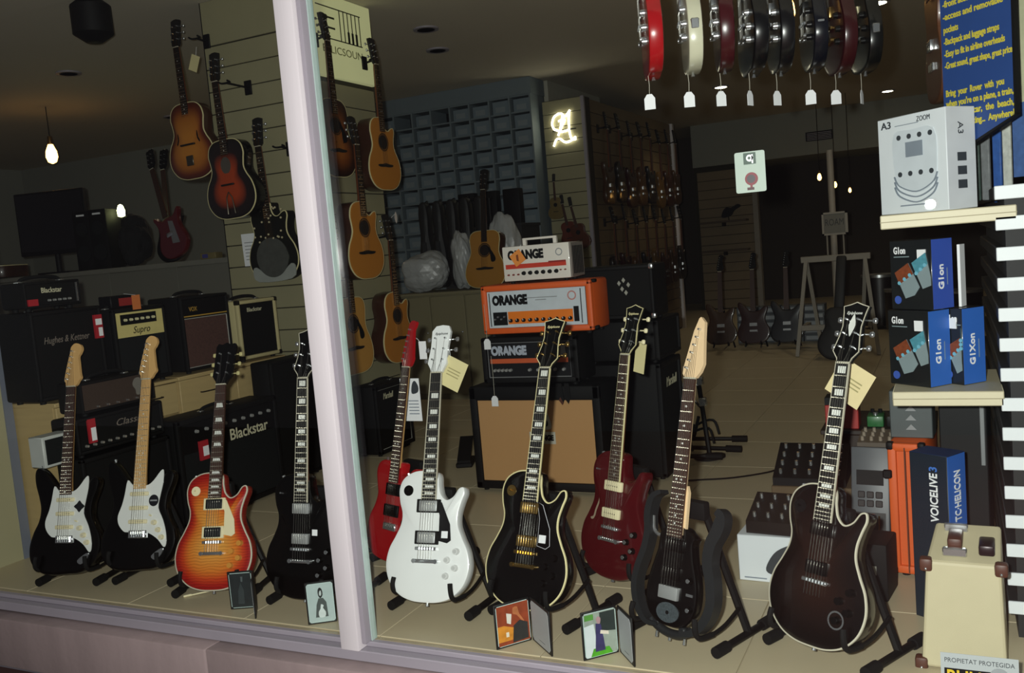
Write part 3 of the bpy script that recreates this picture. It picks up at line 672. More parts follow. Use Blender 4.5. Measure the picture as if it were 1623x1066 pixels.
# red tele-shaped guitar behind
g = thing('electric_guitar', 'all-red electric guitar with red headstock standing behind the white guitar', 'electric guitar', (-2.10, .53, .06), (-ph(14.7), 0, ph(-20)))
REDM = M('bright red lacquer', '#a3141a', .3, coat=.5, var=.06)
make_body('body', TELE, .045, REDM, g, .006)
W, ze, posts, yb = neck(g, .79, .142, .40, .648, 22, ROSEWOOD, MAPLE, REDM, 'tele', yb=-.012, ang=2)
string_set(g, W, ze, posts, yb, .14, .79, STEEL, -.014)
pickup(g, .205, 'hum', -.003, cover=GLOSS_BLACK, ring=BLACK); pickup(g, .29, 'hum', -.003, cover=GLOSS_BLACK, ring=BLACK)
MB().rbox(-.04, .04, -.01, .002, .125, .155, .003, 1).build('bridge', CHROME, g)
for z in (.22, .17): knob(g, .095, z, GLOSS_BLACK, -.002)
button(g, -.09, .402, CHROME, .02)
stand('black stand under the all-red guitar', (-2.10, .535), ph(-20), 15)

les_paul('electric_guitar', 'white single-cutaway electric guitar with black pickguard and white headstock', (-1.69, .146, .077), ph(20), ph(5), WHITE_LAC, None, EBONY, 'block', CHROME, BLACK, M('black pickguard', '#141416', .3), NICKEL, M('clear white knob', '#d6d8d6', .25, coat=.5), M('knob ring', '#b9bbb9', .4), 'epiwhite', WHITE_LAC, WBIND, logo='Epiphone', btn=CHROME, neckm=WHITE_LAC, toggle=GLOSS_BLACK, lm=BLACK)
wl = bpy.data.objects['electric_guitar.005']
MB().box(.058, .082, -.0155, -.0138, .222, .246).build('sticker', PAPER, wl, smooth=False)
MB().prism([(-.005, .826), (.005, .826), (.006, .85), (0, .866), (-.006, .85)], -.0125, -.004, lambda x, z: (z - .812) * math.tan(R(10))).build('truss_rod_cover', BLACK, wl)
stand('black stand under the white single-cutaway guitar', (-1.69, .15), ph(-3), 20, zb=.077)

les_paul('electric_guitar', 'black single-cutaway guitar with cream binding and gold hardware', (-1.324, .157, .085), ph(20.3), ph(-9), GLOSS_BLACK, IVORY, EBONY, 'blockall', GOLD, None, GLOSS_BLACK, GOLD, GLOSS_BLACK, None, 'epi', GLOSS_BLACK, IVORY, logo='Epiphone', btn=GOLD, neckm=GLOSS_BLACK, toggle=GOLD, lm=IVORY, guard_edge=M('white pickguard edge', '#cfd0d6', .4))
MB().box(.052, .078, -.0165, -.0138, .222, .248).build('sticker', PAPER, bpy.data.objects['electric_guitar.006'], smooth=False)
stand('black stand under the black guitar with gold hardware', (-1.324, .162), ph(-15), 20, zb=.085)

WINE = M('wine red lacquer', '#4a0a10', .28, coat=.6, var=.12)
g = les_paul('electric_guitar', 'wine red semi-hollow guitar with f-hole and two cream pickups', (-1.155, .545, .06), ph(13), ph(-26), WINE, None, ROSEWOOD, 'dot', CHROME, None, None, CREAM_P, GLOSS_BLACK, CHROME, 'epi', GLOSS_BLACK, IVORY, logo='Epiphone', btn=CREAM_P, neckm=MAHOG, toggle=CHROME, lm=IVORY, pick=False, plate=False)
pickup(g, .335, 'p90', -.008, cover=CREAM_P); pickup(g, .236, 'p90', -.009, cover=CREAM_P)
MB().prism(spline([(-.112, .205), (-.098, .212), (-.092, .235), (-.078, .27), (-.076, .285), (-.07, .285), (-.072, .266), (-.085, .232), (-.09, .207), (-.105, .198)], 3), -.0055, -.001).build('f_hole', M('f hole edge', '#8a7a66', .6), g)
stand('black stand under the wine red guitar', (-1.155, .55), ph(-26), 13)

# framed travel-style guitar: small black body inside a loop frame
g = thing('electric_guitar', 'slim black electric guitar with open curved side frame and pale pointed headstock', 'electric guitar', (-.822, .13, .06), (-ph(15.8), 0, ph(-22)))
INNER = spline([(x_ * .95, z_ * .97 + .012) for x_, z_ in [(0, .02), (.05, .026), (.088, .06), (.1, .11), (.094, .17), (.075, .23), (.066, .28), (.072, .30), (.05, .318), (.03, .33), (-.03, .332), (-.05, .32), (-.066, .30), (-.07, .25), (-.09, .18), (-.1, .11), (-.088, .06), (-.05, .026)]], 2)
make_body('body', INNER, .042, GLOSS_BLACK, g, .006, .004, .15, 3)
FR = M('charcoal plastic frame', '#1b1e20', .5, var=.1)
lf = [(-.04, .028), (-.085, .028), (-.124, .066), (-.144, .125), (-.138, .185), (-.120, .245), (-.113, .30), (-.120, .36), (-.108, .41), (-.076, .43)]
rf = [(.045, .02), (.09, .03), (.128, .07), (.146, .125), (.138, .19), (.122, .245), (.126, .30), (.146, .345), (.152, .385), (.135, .40)]
for nm, ctr, wds in (('frame_left_arm', lf, (.010, .013)), ('frame_right_arm', rf, (.012, .022))):
    c = spline(ctr, 5, False); N = len(c); m = MB(); left = []; right = []
    for i, p in enumerate(c):
        a, b = c[max(i - 1, 0)], c[min(i + 1, N - 1)]; dx, dz = b[0] - a[0], b[1] - a[1]; L = math.hypot(dx, dz)
        wv = wds[0] + (wds[1] - wds[0]) * i / (N - 1); wv *= min(1, .45 + 3 * min(i, N - 1 - i) / N)
        left.append((p[0] - dz / L * wv, p[1] + dx / L * wv)); right.append((p[0] + dz / L * wv, p[1] - dx / L * wv))
    for i in range(N - 1):
        q = [left[i], left[i + 1], right[i + 1], right[i]]
        m.add([(x, -.002, z) for x, z in q] + [(x, .04, z) for x, z in q], [(0, 1, 2, 3), (7, 6, 5, 4), (0, 4, 5, 1), (3, 2, 6, 7)] + ([(0, 3, 7, 4)] if i == 0 else []) + ([(1, 5, 6, 2)] if i == N - 2 else []))
    m.build('side_frame', FR, g)
MB().tube(spline([(-.075, .02, .034), (-.04, .02, .016), (0, .02, .008), (.04, .02, .012), (.075, .02, .03)], 4, False), .014, 10).build('bottom_frame', FR, g)
MB().tube(spline([(-.11, .02, .35), (-.1, .018, .31), (-.078, .018, .295), (-.055, .02, .3)], 4, False), .006, 8).build('frame_strut', CHROME, g)
W, ze, posts, yb = neck(g, .79, .145, .33, .645, 24, ROSEWOOD, MAPLE_L, MAPLE_L, 'pointed', yb=-.013, ang=3, tuner=CHROME)
string_set(g, W, ze, posts, yb, .15, .79, STEEL, -.016)
MB().prism([(.024, .335), (.036, .33), (.034, .44), (.026, .46)], -.004, .008).build('neck_block', MAPLE_L, g)
for z in (.275, .19): pickup(g, z, 'hum', -.004, cover=GLOSS_BLACK)
MB().rbox(-.036, .036, -.016, .002, .112, .152, .003, 2).build('bridge', NICKEL, g)
m = MB().disc((0, .072), .03, -.0065, -.003, 24, .042).build('speaker_grille', M('grey grille', '#3f474b', .5, var=.7, scale=240), g)
MB().disc((0, .072), .006, -.0075, -.006, 10).build('grille_hub', BLACK, m)
for x, z in ((.07, .18), (.078, .095)): knob(g, x, z, GLOSS_BLACK, -.004, .011, .012, CHROME)
MB().box(.062, .086, -.0065, -.003, .134, .142).build('mini_switch', CHROME, g, smooth=False)
for x in (-.05, .0, .055): MB().cyl((x, .02, .004), (x, .02, -.014), .004, .005, 8).build('frame_peg', CHROME, g)
for x, z in ((-.05, .035), (.05, .025)): MB().rbox(x - .012, x + .012, .004, .036, z - .012, z + .012, .004, 1).build('frame_lug', FR, g)
stand('black stand under the slim guitar with the open side frame', (-.822, .135), ph(-22), 16)

DBROWN = burst('walnut burst', [(0, '#080505'), (.15, '#0d0706'), (.45, '#190d09'), (1, '#2a150d')], rough=.25)
les_paul('electric_guitar', 'large dark brown single-cutaway guitar with white binding and pearl block inlays', (-.40, .125, .08), ph(17), ph(-29), DBROWN, WBIND, EBONY, 'blockall', CHROME, None, None, GLOSS_BLACK, GLOSS_BLACK, None, 'epi', GLOSS_BLACK, WBIND, logo='Epiphone', btn=CHROME, neckm=MAHOG, toggle=BLACK, lm=PEARL)
db = bpy.data.objects['electric_guitar.009']
bpy.data.objects.remove([c for c in db.children if c.name.startswith('tailpiece')][0])
m = MB(); n = 24
m.add([(.079 + r * math.cos(2 * math.pi * i / n), -.0095, .094 + r * math.sin(2 * math.pi * i / n)) for r in (.021, .026) for i in range(n)], [(i, (i + 1) % n, n + (i + 1) % n, n + i) for i in range(n)])
m.build('chrome_ring', CHROME, db)
MB().prism(spline([(0, .895), (.006, .91), (.011, .93), (.006, .95), (0, .965), (-.006, .95), (-.011, .93), (-.006, .91)], 2), -.0145, -.010, lambda x, z: (z - .812) * math.tan(R(10))).build('headstock_ornament', PEARL, db)
stand('black stand under the dark brown guitar with white binding', (-.40, .13), ph(-27), 17, zb=.08)
# ------------------------------------------------------------------ amplifiers
GRILLE_K = M('black grille cloth', '#0d0d0d', .8, var=.3, scale=260, spec=.2)
GRILLE_G = M('grey black grille cloth', '#161819', .8, var=.3, scale=260, spec=.2)
GRILLE_B = M('brown diamond grille cloth', '#4a302a', .85, var=.45, scale=120)
GRILLE_T = M('tan basket weave cloth', '#b58a5a', .85, var=.1, scale=160, bump=.2, bscale=700)
CREAMT = M('cream tolex', '#b8ad80', .6, var=.06, scale=40, bump=.3, bscale=400)
ORANGET = M('orange tolex', '#d65a1e', .55, var=.06, scale=40, bump=.25, bscale=400)
WHITEM = M('white enamel metal', '#dcd6cc', .35, coat=.3, var=.03)
PIPE = M('white piping', '#a9a9a2', .5)
LOGO_W = M('off white logo', '#c9c5a8', .45)
LOGO_S = M('silver grey logo', '#8b8178', .4, .3)
def amp(label, loc, rz, w_, h, d, cover=TOLEX, grille=GRILLE_K, border=.03, band=0.0, piping=None, handle=True, corners=None, name='guitar_amplifier', category='amplifier', r=.012, feet=True, top_border=None, lean=0):
    """front faces local -y, origin under the middle of the front"""
    a = thing(name, label, category, loc, (lean, 0, rz)); z0 = .014 if feet else 0; tb = top_border or border
    MB().rbox(-w_ / 2, w_ / 2, .022, d, z0, h, r, 2).build('cabinet', cover, a)
    fr = MB().rbox(-w_ / 2, w_ / 2, 0, .03, z0, z0 + border, r * .7, 2); fr.rbox(-w_ / 2, w_ / 2, 0, .03, h - tb, h, r * .7, 2)
    fr.rbox(-w_ / 2, -w_ / 2 + border, 0, .03, z0, h, r * .7, 2); fr.rbox(w_ / 2 - border, w_ / 2, 0, .03, z0, h, r * .7, 2)
    fr.build('front_frame', cover, a)
    gt = h - tb - band
    MB().box(-w_ / 2 + border - .003, w_ / 2 - border + .003, .012, .024, z0 + border - .003, gt).build('grille', grille, a, smooth=False)
    if piping:
        x, zb_, zt = w_ / 2 - border, z0 + border, gt
        MB().tube([(-x, .010, zb_), (x, .010, zb_), (x, .010, zt), (-x, .010, zt), (-x, .010, zb_)], .0032, 6).build('piping', piping, a)
    if handle:
        hd = MB().tube(spline([(-.11, d / 2, h - .004), (-.09, d / 2, h + .016), (0, d / 2, h + .024), (.09, d / 2, h + .016), (.11, d / 2, h - .004)], 4, False), .009, 8)
        hd.build('handle', RUBBER, a)
        for s_ in (-1, 1): MB().rbox(s_ * .11 - .016, s_ * .11 + .016, d / 2 - .014, d / 2 + .014, h - .002, h + .006, .003, 1).build('handle_end', CHROME, a)
    if corners:
        for sx in (-1, 1):
            for z in (z0, h):
                MB().rbox(sx * w_ / 2 - .02 if sx > 0 else sx * w_ / 2 - .003, sx * w_ / 2 + .003 if sx > 0 else sx * w_ / 2 + .02, -.003, .03, z - (.003 if z == z0 else .025), z + (.025 if z == z0 else .003), .006, 2).build('corner', corners, a)
    if feet:
        for sx in (-1, 1):
            for y in (.04, d - .04): MB().cyl((sx * (w_ / 2 - .04), y, 0), (sx * (w_ / 2 - .04), y, .016), .014, n=10).build('rubber_foot', RUBBER, a)
    return a
def knobs(a, n, x0, x1, z, y, r=.009, mat=None, cap=None, name='knob', h=.014):
    for k in range(n):
        x = x0 + (x1 - x0) * k / max(1, n - 1)
        o = MB().cyl((x, y, z), (x, y - h, z), r, r * .8, 12).build(name, mat or BLACK, a)
        if cap: MB().box(x - .0012, x + .0012, y - h - .001, y - h + .001, z, z + r * .8).build('pointer', cap, o, smooth=False)
F = R(90)
# --- low bench with drawers along the left, amps on it face the room
def bench(label, y0, y1, x1, z1, ndraw, cols, x0=-4.35):
    b = thing('drawer_cabinet', label, 'cabinet', (x1, y0, 0), F)   # local x runs into the shop, front faces the room
    L = y1 - y0; D = x1 - x0
    MB().box(0, L, .02, D, .04, z1 - .02).build('carcass', BENCH, b, smooth=False)
    MB().box(.02, L - .02, .05, D, .0, .04).build('plinth', BLACK, b, smooth=False)
    MB().rbox(-.004, L + .004, -.006, D, z1 - .02, z1, .003, 1).build('worktop', BENCH, b)
    cw = L / cols; rh = (z1 - .065) / ndraw
    for c in range(cols):
        for k in range(ndraw):
            dr = MB().rbox(c * cw + .003, (c + 1) * cw - .003, 0, .02, .045 + k * rh + .003, .045 + (k + 1) * rh - .003, .003, 1).build('drawer', BENCH, b)
            zc = .045 + (k + .62) * rh; xc = (c + .5) * cw
            MB().tube(spline([(xc - .07, 0, zc), (xc - .06, -.018, zc), (xc + .06, -.018, zc), (xc + .07, 0, zc)], 3, False), .004, 6).build('handle', M('dark metal pull', '#2b2722', .4, .6), dr)
    return b
bench('pale wooden drawer cabinet under the row of amplifiers by the left window end', .385, 1.13, -3.755, .742, 4, 2)
bench('pale wooden drawer cabinet under the brown and cream amplifiers', 1.145, 2.02, -3.755, .742, 3, 2)

BT = .742
a = amp('wide black amplifier with grey script logo and red price card on the bench', (-3.77, .525, BT), F, .39, .43, .24, grille=GRILLE_K, border=.02)
text('logo', 'Hughes & Kettner', .045, LOGO_S, a, (-.01, .010, .29), width=.25, shear=.3)
pc = MB().box(.145, .19, -.004, .008, .27, .385).build('price_card', M('red card', '#a5202a', .6), a, smooth=False)
MB().box(.150, .186, -.0052, -.004, .335, .365).build('card_print', PAPER, pc, smooth=False); MB().box(.163, .186, -.0052, -.004, .28, .322).build('card_print', PAPER, pc, smooth=False)
a = amp('small black head with cream logo standing on the wide black amplifier', (-3.80, .49, BT + .432), F, .30, .135, .17, grille=GRILLE_K, border=.012, name='amplifier_head', category='amplifier')
text('logo', 'Blackstar', .034, LOGO_W, a, (0, .010, .092), width=.11, bold=.0004)
knobs(a, 5, -.02, .09, .045, .012, .006, M('grey knob', '#8a8a88', .4))
MB().box(-.135, -.085, -.002, .010, .025, .055).build('price_card', M('red card', '#a5202a', .6), a, smooth=False)
MB().box(.128, .133, -.002, .006, .03, .12).build('trim_strip', CHROME, a, smooth=False)
a = amp('black combo amplifier with cream control plate and script logo on the bench', (-3.77, .955, BT), F, .345, .40, .24, grille=GRILLE_G, border=.022, band=.125)
pl = MB().box(-.15, .15, .004, .02, .252, .378).build('control_plate', M('cream plate', '#cdbf7d', .5), a, smooth=False)
MB().box(-.125, .105, .001, .005, .315, .368).build('control_strip', BLACK, pl, smooth=False)
text('logo', 'Supro', .05, BLACK, a, (.0, .0035, .283), width=.11, shear=.35)
knobs(a, 6, -.1, .08, .34, .002, .008, M('ivory knob', '#cfc9a0', .4))
a = amp('black topped combo amplifier with brown diamond grille and white piping', (-3.77, 1.42, BT), F, .365, .425, .25, grille=GRILLE_B, border=.018, band=.105, piping=PIPE)
MB().box(-.165, .165, .008, .02, .318, .405).build('upper_panel', BLACK, a, smooth=False)
text('logo', 'VOX', .035, M('gold paint', '#b8913f', .4), a, (-.09, .0075, .352), width=.06); MB().box(-.165, .165, .004, .012, .312, .318).build('gold_trim', M('gold paint', '#b8913f', .4), a, smooth=False)
a = amp('cream combo amplifier with black grille and small logo beside the pillar', (-3.77, 1.845, BT), F, .345, .365, .22, cover=CREAMT, grille=GRILLE_K, border=.022, corners=M('dark corner', '#2b2620', .4, .5))
text('logo', 'Blackstar', .034, LOGO_W, a, (-.02, .0115, .305), width=.13, bold=.0004)
# little pedal and orange tag standing on the cream-plate amp
p = thing('effect_pedal', 'small black and red box with orange tag on the cream-plate amplifier', 'effect pedal', (-3.86, .93, BT + .401), F)
MB().rbox(-.07, .07, 0, .09, 0, .065, .004, 1).build('housing', BLACK, p); MB().box(-.02, .065, -.002, 0, .01, .05).build('face_print', M('red print', '#8e2a28', .5), p, smooth=False)
t = thing('price_tag', 'orange card tag on the small pedal above the cream-plate amplifier', 'price tag', (-3.762, .93, BT + .40), F)
MB().box(-.026, .026, -.004, -.002, -.012, .062).build('card', M('orange card', '#c4703a', .7), t, smooth=False); MB().tube([(0, -.002, .062), (.01, .09, .072)], .001, 4).build('string', PAPER, t)
def bag(label, loc, size, seed, rot=0, mat=None):
    rnd = random.Random(seed); bm = bmesh.new(); bmesh.ops.create_icosphere(bm, subdivisions=4, radius=1)
    ph_ = [(rnd.uniform(2, 6), rnd.uniform(0, 6.28), Vector((rnd.uniform(-1, 1), rnd.uniform(-1, 1), rnd.uniform(-1, 1))).normalized()) for _ in range(9)]
    for v in bm.verts:
        s_ = 1 + sum(.085 * (abs(math.sin(.8 * f_ * v.co.dot(d_) + p_)) + .3 * abs(math.sin(2.3 * f_ * v.co.dot(d_) + 2 * p_))) for f_, p_, d_ in ph_) - .30
        v.co = Vector((v.co.x * s_ * size[0], v.co.y * s_ * size[1], (v.co.z * s_ * size[2])))
    zmin = min(v.co.z for v in bm.verts)
    for v in bm.verts:
        v.co.z = max(v.co.z - zmin, 0.25 * (v.co.z - zmin + .0)) - 0
    me = bpy.data.meshes.new('plastic_bag'); bm.to_mesh(me); bm.free(); me.materials.append(mat or M('translucent white plastic', '#a3a5a5', .35, var=.08, scale=12))
    o = bpy.data.objects.new('plastic_bag', me); COL.objects.link(o); tag(o, label, 'plastic bag', None, loc, rot)
    return o
bag('crumpled clear plastic bag behind the cream-plate amplifier', (-4.12, .95, BT + .001), (.09, .12, .13), 3, 0)

# --- amps on the floor in front of the bench
a = amp('black combo amplifier with big cream logo and slanted grille on the floor', (-3.5, 1.23, 0), F, .76, .56, .20, grille=GRILLE_G, border=.03, band=.12)
text('logo', 'Blackstar', .085, LOGO_W, a, (.135, .006, .41), width=.30, bold=.0012)
MB().box(-.35, .35, .006, .022, .44, .53).build('control_panel', BLACK, a, smooth=False); MB().box(-.35, .35, .010, .022, .38, .44).build('logo_panel', BLACK, a, smooth=False)
knobs(a, 9, -.25, .3, .485, .006, .010, M('grey knob', '#5a5a58', .4))
pc = MB().box(-.245, -.185, -.004, .008, .33, .43).build('price_card', M('red card', '#a5202a', .6), a, smooth=False); MB().box(-.225, -.187, -.0052, -.004, .35, .40).build('card_print', PAPER, pc, smooth=False)
a = amp('low black amplifier cabinet on the floor behind the two black guitars', (-3.53, .57, 0), F, .52, .50, .17, grille=GRILLE_K, border=.025, handle=False)
b2 = amp('black amplifier head with white knobs stacked behind the two black guitars', (-3.535, .56, .501), F, .50, .18, .17, grille=GRILLE_K, border=.018, name='amplifier_head', handle=False)
text('logo', 'Classic', .045, LOGO_S, b2, (.05, .010, .12), width=.16, shear=.3)
knobs(b2, 11, -.2, .22, .05, .012, .007, M('silver knob', '#b5b3ac', .3, .6))
pc = MB().box(-.19, -.15, -.004, .006, .06, .17).build('price_card', M('red card', '#a5202a', .6), b2, smooth=False); MB().box(-.178, -.152, -.0052, -.004, .07, .13).build('card_print', PAPER, pc, smooth=False)
b3 = amp('brown and black amplifier head with skull decal on top of the floor stack', (-3.54, .57, .682), F, .42, .155, .16, grille=M('brown grille', '#3a2c24', .7, var=.3, scale=200), border=.012, name='amplifier_head', handle=True)
MB().prism(spline([(.09, .10), (.105, .128), (.135, .128), (.145, .10), (.135, .075), (.128, .05), (.108, .05), (.104, .075)], 3), .0095, .0125).build('decal', M('grey decal', '#77736c', .5), b3)
knobs(b3, 6, -.12, .16, .035, .013, .005, CHROME)
w1 = MB().rbox(-.075, .075, 0, .09, 0, .135, .004, 1).build('small_speaker', M('white speaker case', '#b9bdb8', .5)); tag(w1, 'small white framed speaker against the drawer cabinet', 'speaker', None, (-3.56, .228, .50), F)
MB().box(-.062, .062, -.003, 0, .012, .122).build('grille', GRILLE_G, w1, smooth=False)
a = amp('tall black speaker cabinet standing at the end of the drawer cabinet', (-3.55, 2.04 - .22 + .0, .575), F, .40, .74, .16, grille=GRILLE_K, border=.02, handle=False)
a.location = (-3.56, 1.86, 0)
a = amp('small black combo amplifier with white script logo beside the pillar', (-3.37, 2.62, 0), F, .42, .465, .2, grille=GRILLE_K, border=.03, piping=PIPE)
text('logo', 'Marshall', .055, LOGO_W, a, (-.06, .010, .385), width=.12, shear=.3, bold=.0008)

# --- the orange stack
OX, OY = -1.965, 1.765
a = amp('wide black speaker cabinet with tan grille cloth under the amplifier heads', (OX, OY, 0), 0, .74, .565, .30, grille=GRILLE_T, border=.045, name='speaker_cabinet', category='speaker cabinet', handle=False, r=.014, top_border=.075)
lp = MB().box(-.035, .11, .008, .014, .262, .325).build('logo_plate', M('grey white plate', '#b8b6a8', .5), a, smooth=False)
text('logo', 'ORANGE', .038, BLACK, a, (.038, .0075, .293), width=.125, bold=.0025)
MB().prism(spline([(.03, .34), (.085, .34), (.09, .37), (.075, .42), (.055, .435), (.035, .42), (.022, .37)], 3), .0075, .0125).build('crest', M('grey white plate', '#b8b6a8', .5), a)
MB().prism(spline([(.045, .355), (.07, .355), (.075, .375), (.062, .395), (.045, .39), (.038, .372)], 3), .0062, .0078).build('crest_fruit', BLACK, a)
text('crest_lettering', 'VINTAGE', .012, BLACK, a, (.057, .007, .408), width=.04)
HB = .567
b = amp('black amplifier head with white lettering between the orange head and the cabinet', (OX - .005, OY + .01, HB), 0, .545, .255, .24, grille=BLACK, border=.03, name='amplifier_head', handle=False)
fp = MB().box(-.232, .225, .008, .014, .05, .222).build('face_plate', M('black face', '#17181b', .35), b, smooth=False)
text('logo', 'ORANGE', .062, M('blue white lettering', '#a9b0bd', .4), b, (-.115, .0075, .182), width=.205, bold=.004)
MB().box(-.225, .215, .0062, .009, .118, .142).build('orange_stripe', M('faded orange stripe', '#c0562f', .5), fp, smooth=False)
MB().box(.15, .205, .006, .009, .155, .213).build('crest_panel', M('grey crest', '#8f8f92', .5), fp, smooth=False)
knobs(b, 5, -.2, -.11, .082, .008, .009, M('grey knob', '#7d7d7b', .35)); knobs(b, 5, .0, .19, .082, .008, .009, M('grey knob', '#7d7d7b', .35))
MB().tube([(-.235, .006, .045), (.228, .006, .045), (.228, .006, .226), (-.235, .006, .226), (-.235, .006, .045)], .003, 6).build('piping', M('grey piping', '#77787a', .4), b)
OB = HB + .26
b = amp('bright orange amplifier head with white control panel in the middle of the stack', (OX + .065, OY - .01, OB), 0, .615, .268, .25, cover=ORANGET, grille=BLACK, border=.034, name='amplifier_head', handle=False, r=.018)
fp = MB().box(-.272, .272, .008, .016, .047, .235).build('face_plate', M('silver white face', '#c4ccd2', .35, coat=.2), b, smooth=False)
text('logo', 'ORANGE', .064, BLACK, b, (-.145, .0072, .186), width=.20, bold=.0045)
MB().box(-.16, .20, .0062, .009, .064, .128).build('orange_panel', M('orange print', '#e2761c', .5), fp, smooth=False)
MB().box(-.245, -.165, .006, .009, .060, .128).build('switch_panel', BLACK, fp, smooth=False); MB().box(.205, .232, .006, .009, .064, .14).build('switch_panel', BLACK, fp, smooth=False)
for k in range(4): MB().cyl((-.232 + .018 * k, .007, .092 + .012 * (k % 2)), (-.232 + .018 * k, -.006, .092 + .012 * (k % 2)), .005, n=8).build('toggle_switch', CHROME, b)
knobs(b, 10, -.145, .185, .082, .007, .0105, BLACK, PAPER)
for x in (-.262, .245): MB().box(x, x + .004, .0055, .009, .055, .228).build('panel_line', BLACK, fp, smooth=False)
m = MB(); n = 20; m.add([(.20 + r * math.cos(2 * math.pi * i / n), .0068, .195 + r * math.sin(2 * math.pi * i / n)) for r in (.017, .024) for i in range(n)], [(i, (i + 1) % n, n + (i + 1) % n, n + i) for i in range(n)]); m.build('crest_ring', M('rosy print', '#b9827c', .5), b)
MB().box(-.06, .12, .0066, .0078, .192, .196).build('print_line', M('grey print', '#8b8e90', .5), b, smooth=False); MB().box(0, .06, .0066, .0078, .18, .184).build('print_line', M('grey print', '#8b8e90', .5), b, smooth=False)
for sx in (-1, 1):
    for z in (.018, .25): MB().rbox(sx * .3075 - .012, sx * .3075 + .012, .03, .06, z, z + .018, .004, 1).build('corner', BLACK, b)
WB = OB + .27
b = thing('amplifier_head', 'small white metal amplifier head with handle on top of the orange head', 'amplifier', (OX + .075, OY + .02, WB))
MB().rbox(-.185, .185, 0, .17, .012, .19, .006, 2).build('housing', WHITEM, b)
MB().rbox(.186, .196, .0, .17, .014, .188, .003, 1).build('side_grille', M('grey vent panel', '#8d857e', .5, .3), b)
for k in range(7): MB().box(.196, .198, .02 + k * .02, .03 + k * .02, .03, .17).build('vent_slot', BLACK, b, smooth=False)
for sx in (-1, 1): MB().rbox(sx * .085 - .01, sx * .085 + .01, .06, .085, .188, .222, .004, 1).build('handle_post', WHITEM, b)
MB().rbox(-.095, .095, .062, .083, .216, .228, .004, 2).build('handle', WHITEM, b)
text('logo', 'ORANGE', .06, BLACK, b, (-.055, -.001, .142), width=.20, bold=.004)
st = MB().box(-.17, .165, -.0022, -.0005, .075, .098).build('red_stripe', M('red stripe', '#c23a28', .5), b, smooth=False); MB().box(.07, .165, -.003, -.002, .094, .103).build('stripe_tab', M('dark red tab', '#8e2622', .5), st, smooth=False)
m = MB(); m.add([(.13 + r * math.cos(2 * math.pi * i / n), -.0012, .145 + r * math.sin(2 * math.pi * i / n)) for r in (.014, .019) for i in range(n)], [(i, (i + 1) % n, n + (i + 1) % n, n + i) for i in range(n)]); m.build('crest_ring', M('grey print', '#8b8e90', .5), b)
knobs(b, 6, -.07, .11, .05, 0, .011, BLACK); knobs(b, 3, -.155, -.1, .045, 0, .005, M('red knob', '#7d2a24', .4)); knobs(b, 2, .135, .16, .055, 0, .004, M('red knob', '#7d2a24', .4))
for sx in (-1, 1):
    for y in (.03, .14): MB().cyl((sx * .15, y, 0), (sx * .15, y, .013), .012, n=8).build('rubber_foot', RUBBER, b)
t = thing('price_tag', 'square orange price tag tilted on the front of the white head', 'price tag', (OX - .02, OY + .012, WB + .13))
MB().box(-.033, .033, -.002, 0, -.033, .033).xf(Matrix.Rotation(R(-32), 4, 'Y')).build('card', M('bright orange card', '#e08a3c', .7), t, smooth=False)
MB().prism([(-.006, -.014), (.006, -.018), (.004, .018), (-.008, .014)], -.0028, -.002).build('print', M('brown print', '#7a3d14', .7), t)
MB().tube([(.0, -.001, .033), (.02, .01, .065)], .001, 4).build('string', PAPER, t)

# white swing tags on long threads
def swing_tag(label, loc, rz=0, L=.06, w_=.038, h=.055, group=None, mat=None):
    t = thing('price_tag', label, 'price tag', loc, rz, group)
    MB().prism([(-w_ / 2, -h), (w_ / 2, -h), (w_ / 2, -.014), (w_ * .22, 0), (-w_ * .22, 0), (-w_ / 2, -.014)], -.0008, .0008).build('card', mat or PAPER, t, smooth=False)
    MB().tube([(0, 0, -.006), (0.002, 0, L * .5), (0, 0, L)], .0011, 4).build('string', M('thread', '#b5b1a2', .8), t, smooth=False)
    return t
swing_tag('white swing tag hanging from the orange head against the black head', (OX - .215, OY - .03, OB - .005), 0, .18)
swing_tag('white swing tag hanging from the black head against the tan cabinet', (OX - .20, OY - .03, HB - .045), 0, .21)

# --- black stack behind on the right, one amp facing the aisle
a = amp('tall black speaker cabinet facing the aisle behind the orange stack', (-1.37, 2.29, 0), F, .40, .62, .40, grille=GRILLE_K, border=.03, name='speaker_cabinet', category='speaker cabinet', handle=False)
text('logo', 'Marshall', .07, LOGO_W, a, (.02, .009, .50), width=.2, shear=.25, bold=.001)
a = amp('black combo amplifier lying between the aisle cabinet and the black head', (-1.37, 2.31, .622), F, .42, .225, .42, grille=GRILLE_K, border=.02, handle=False)
a = amp('black amplifier head with a metal corner and small emblem behind the orange head', (-1.60, 2.06, .85), 0, .46, .29, .26, grille=GRILLE_K, border=.02, name='amplifier_head', handle=False, corners=CHROME)
for x, z in ((.045, .2), (.07, .215), (.06, .17), (.095, .19), (.08, .15)): MB().prism([(x, z + .014), (x + .010, z), (x, z - .014), (x - .010, z)], .0095, .012).build('emblem', M('grey emblem', '#9a9a90', .5), a, smooth=False)
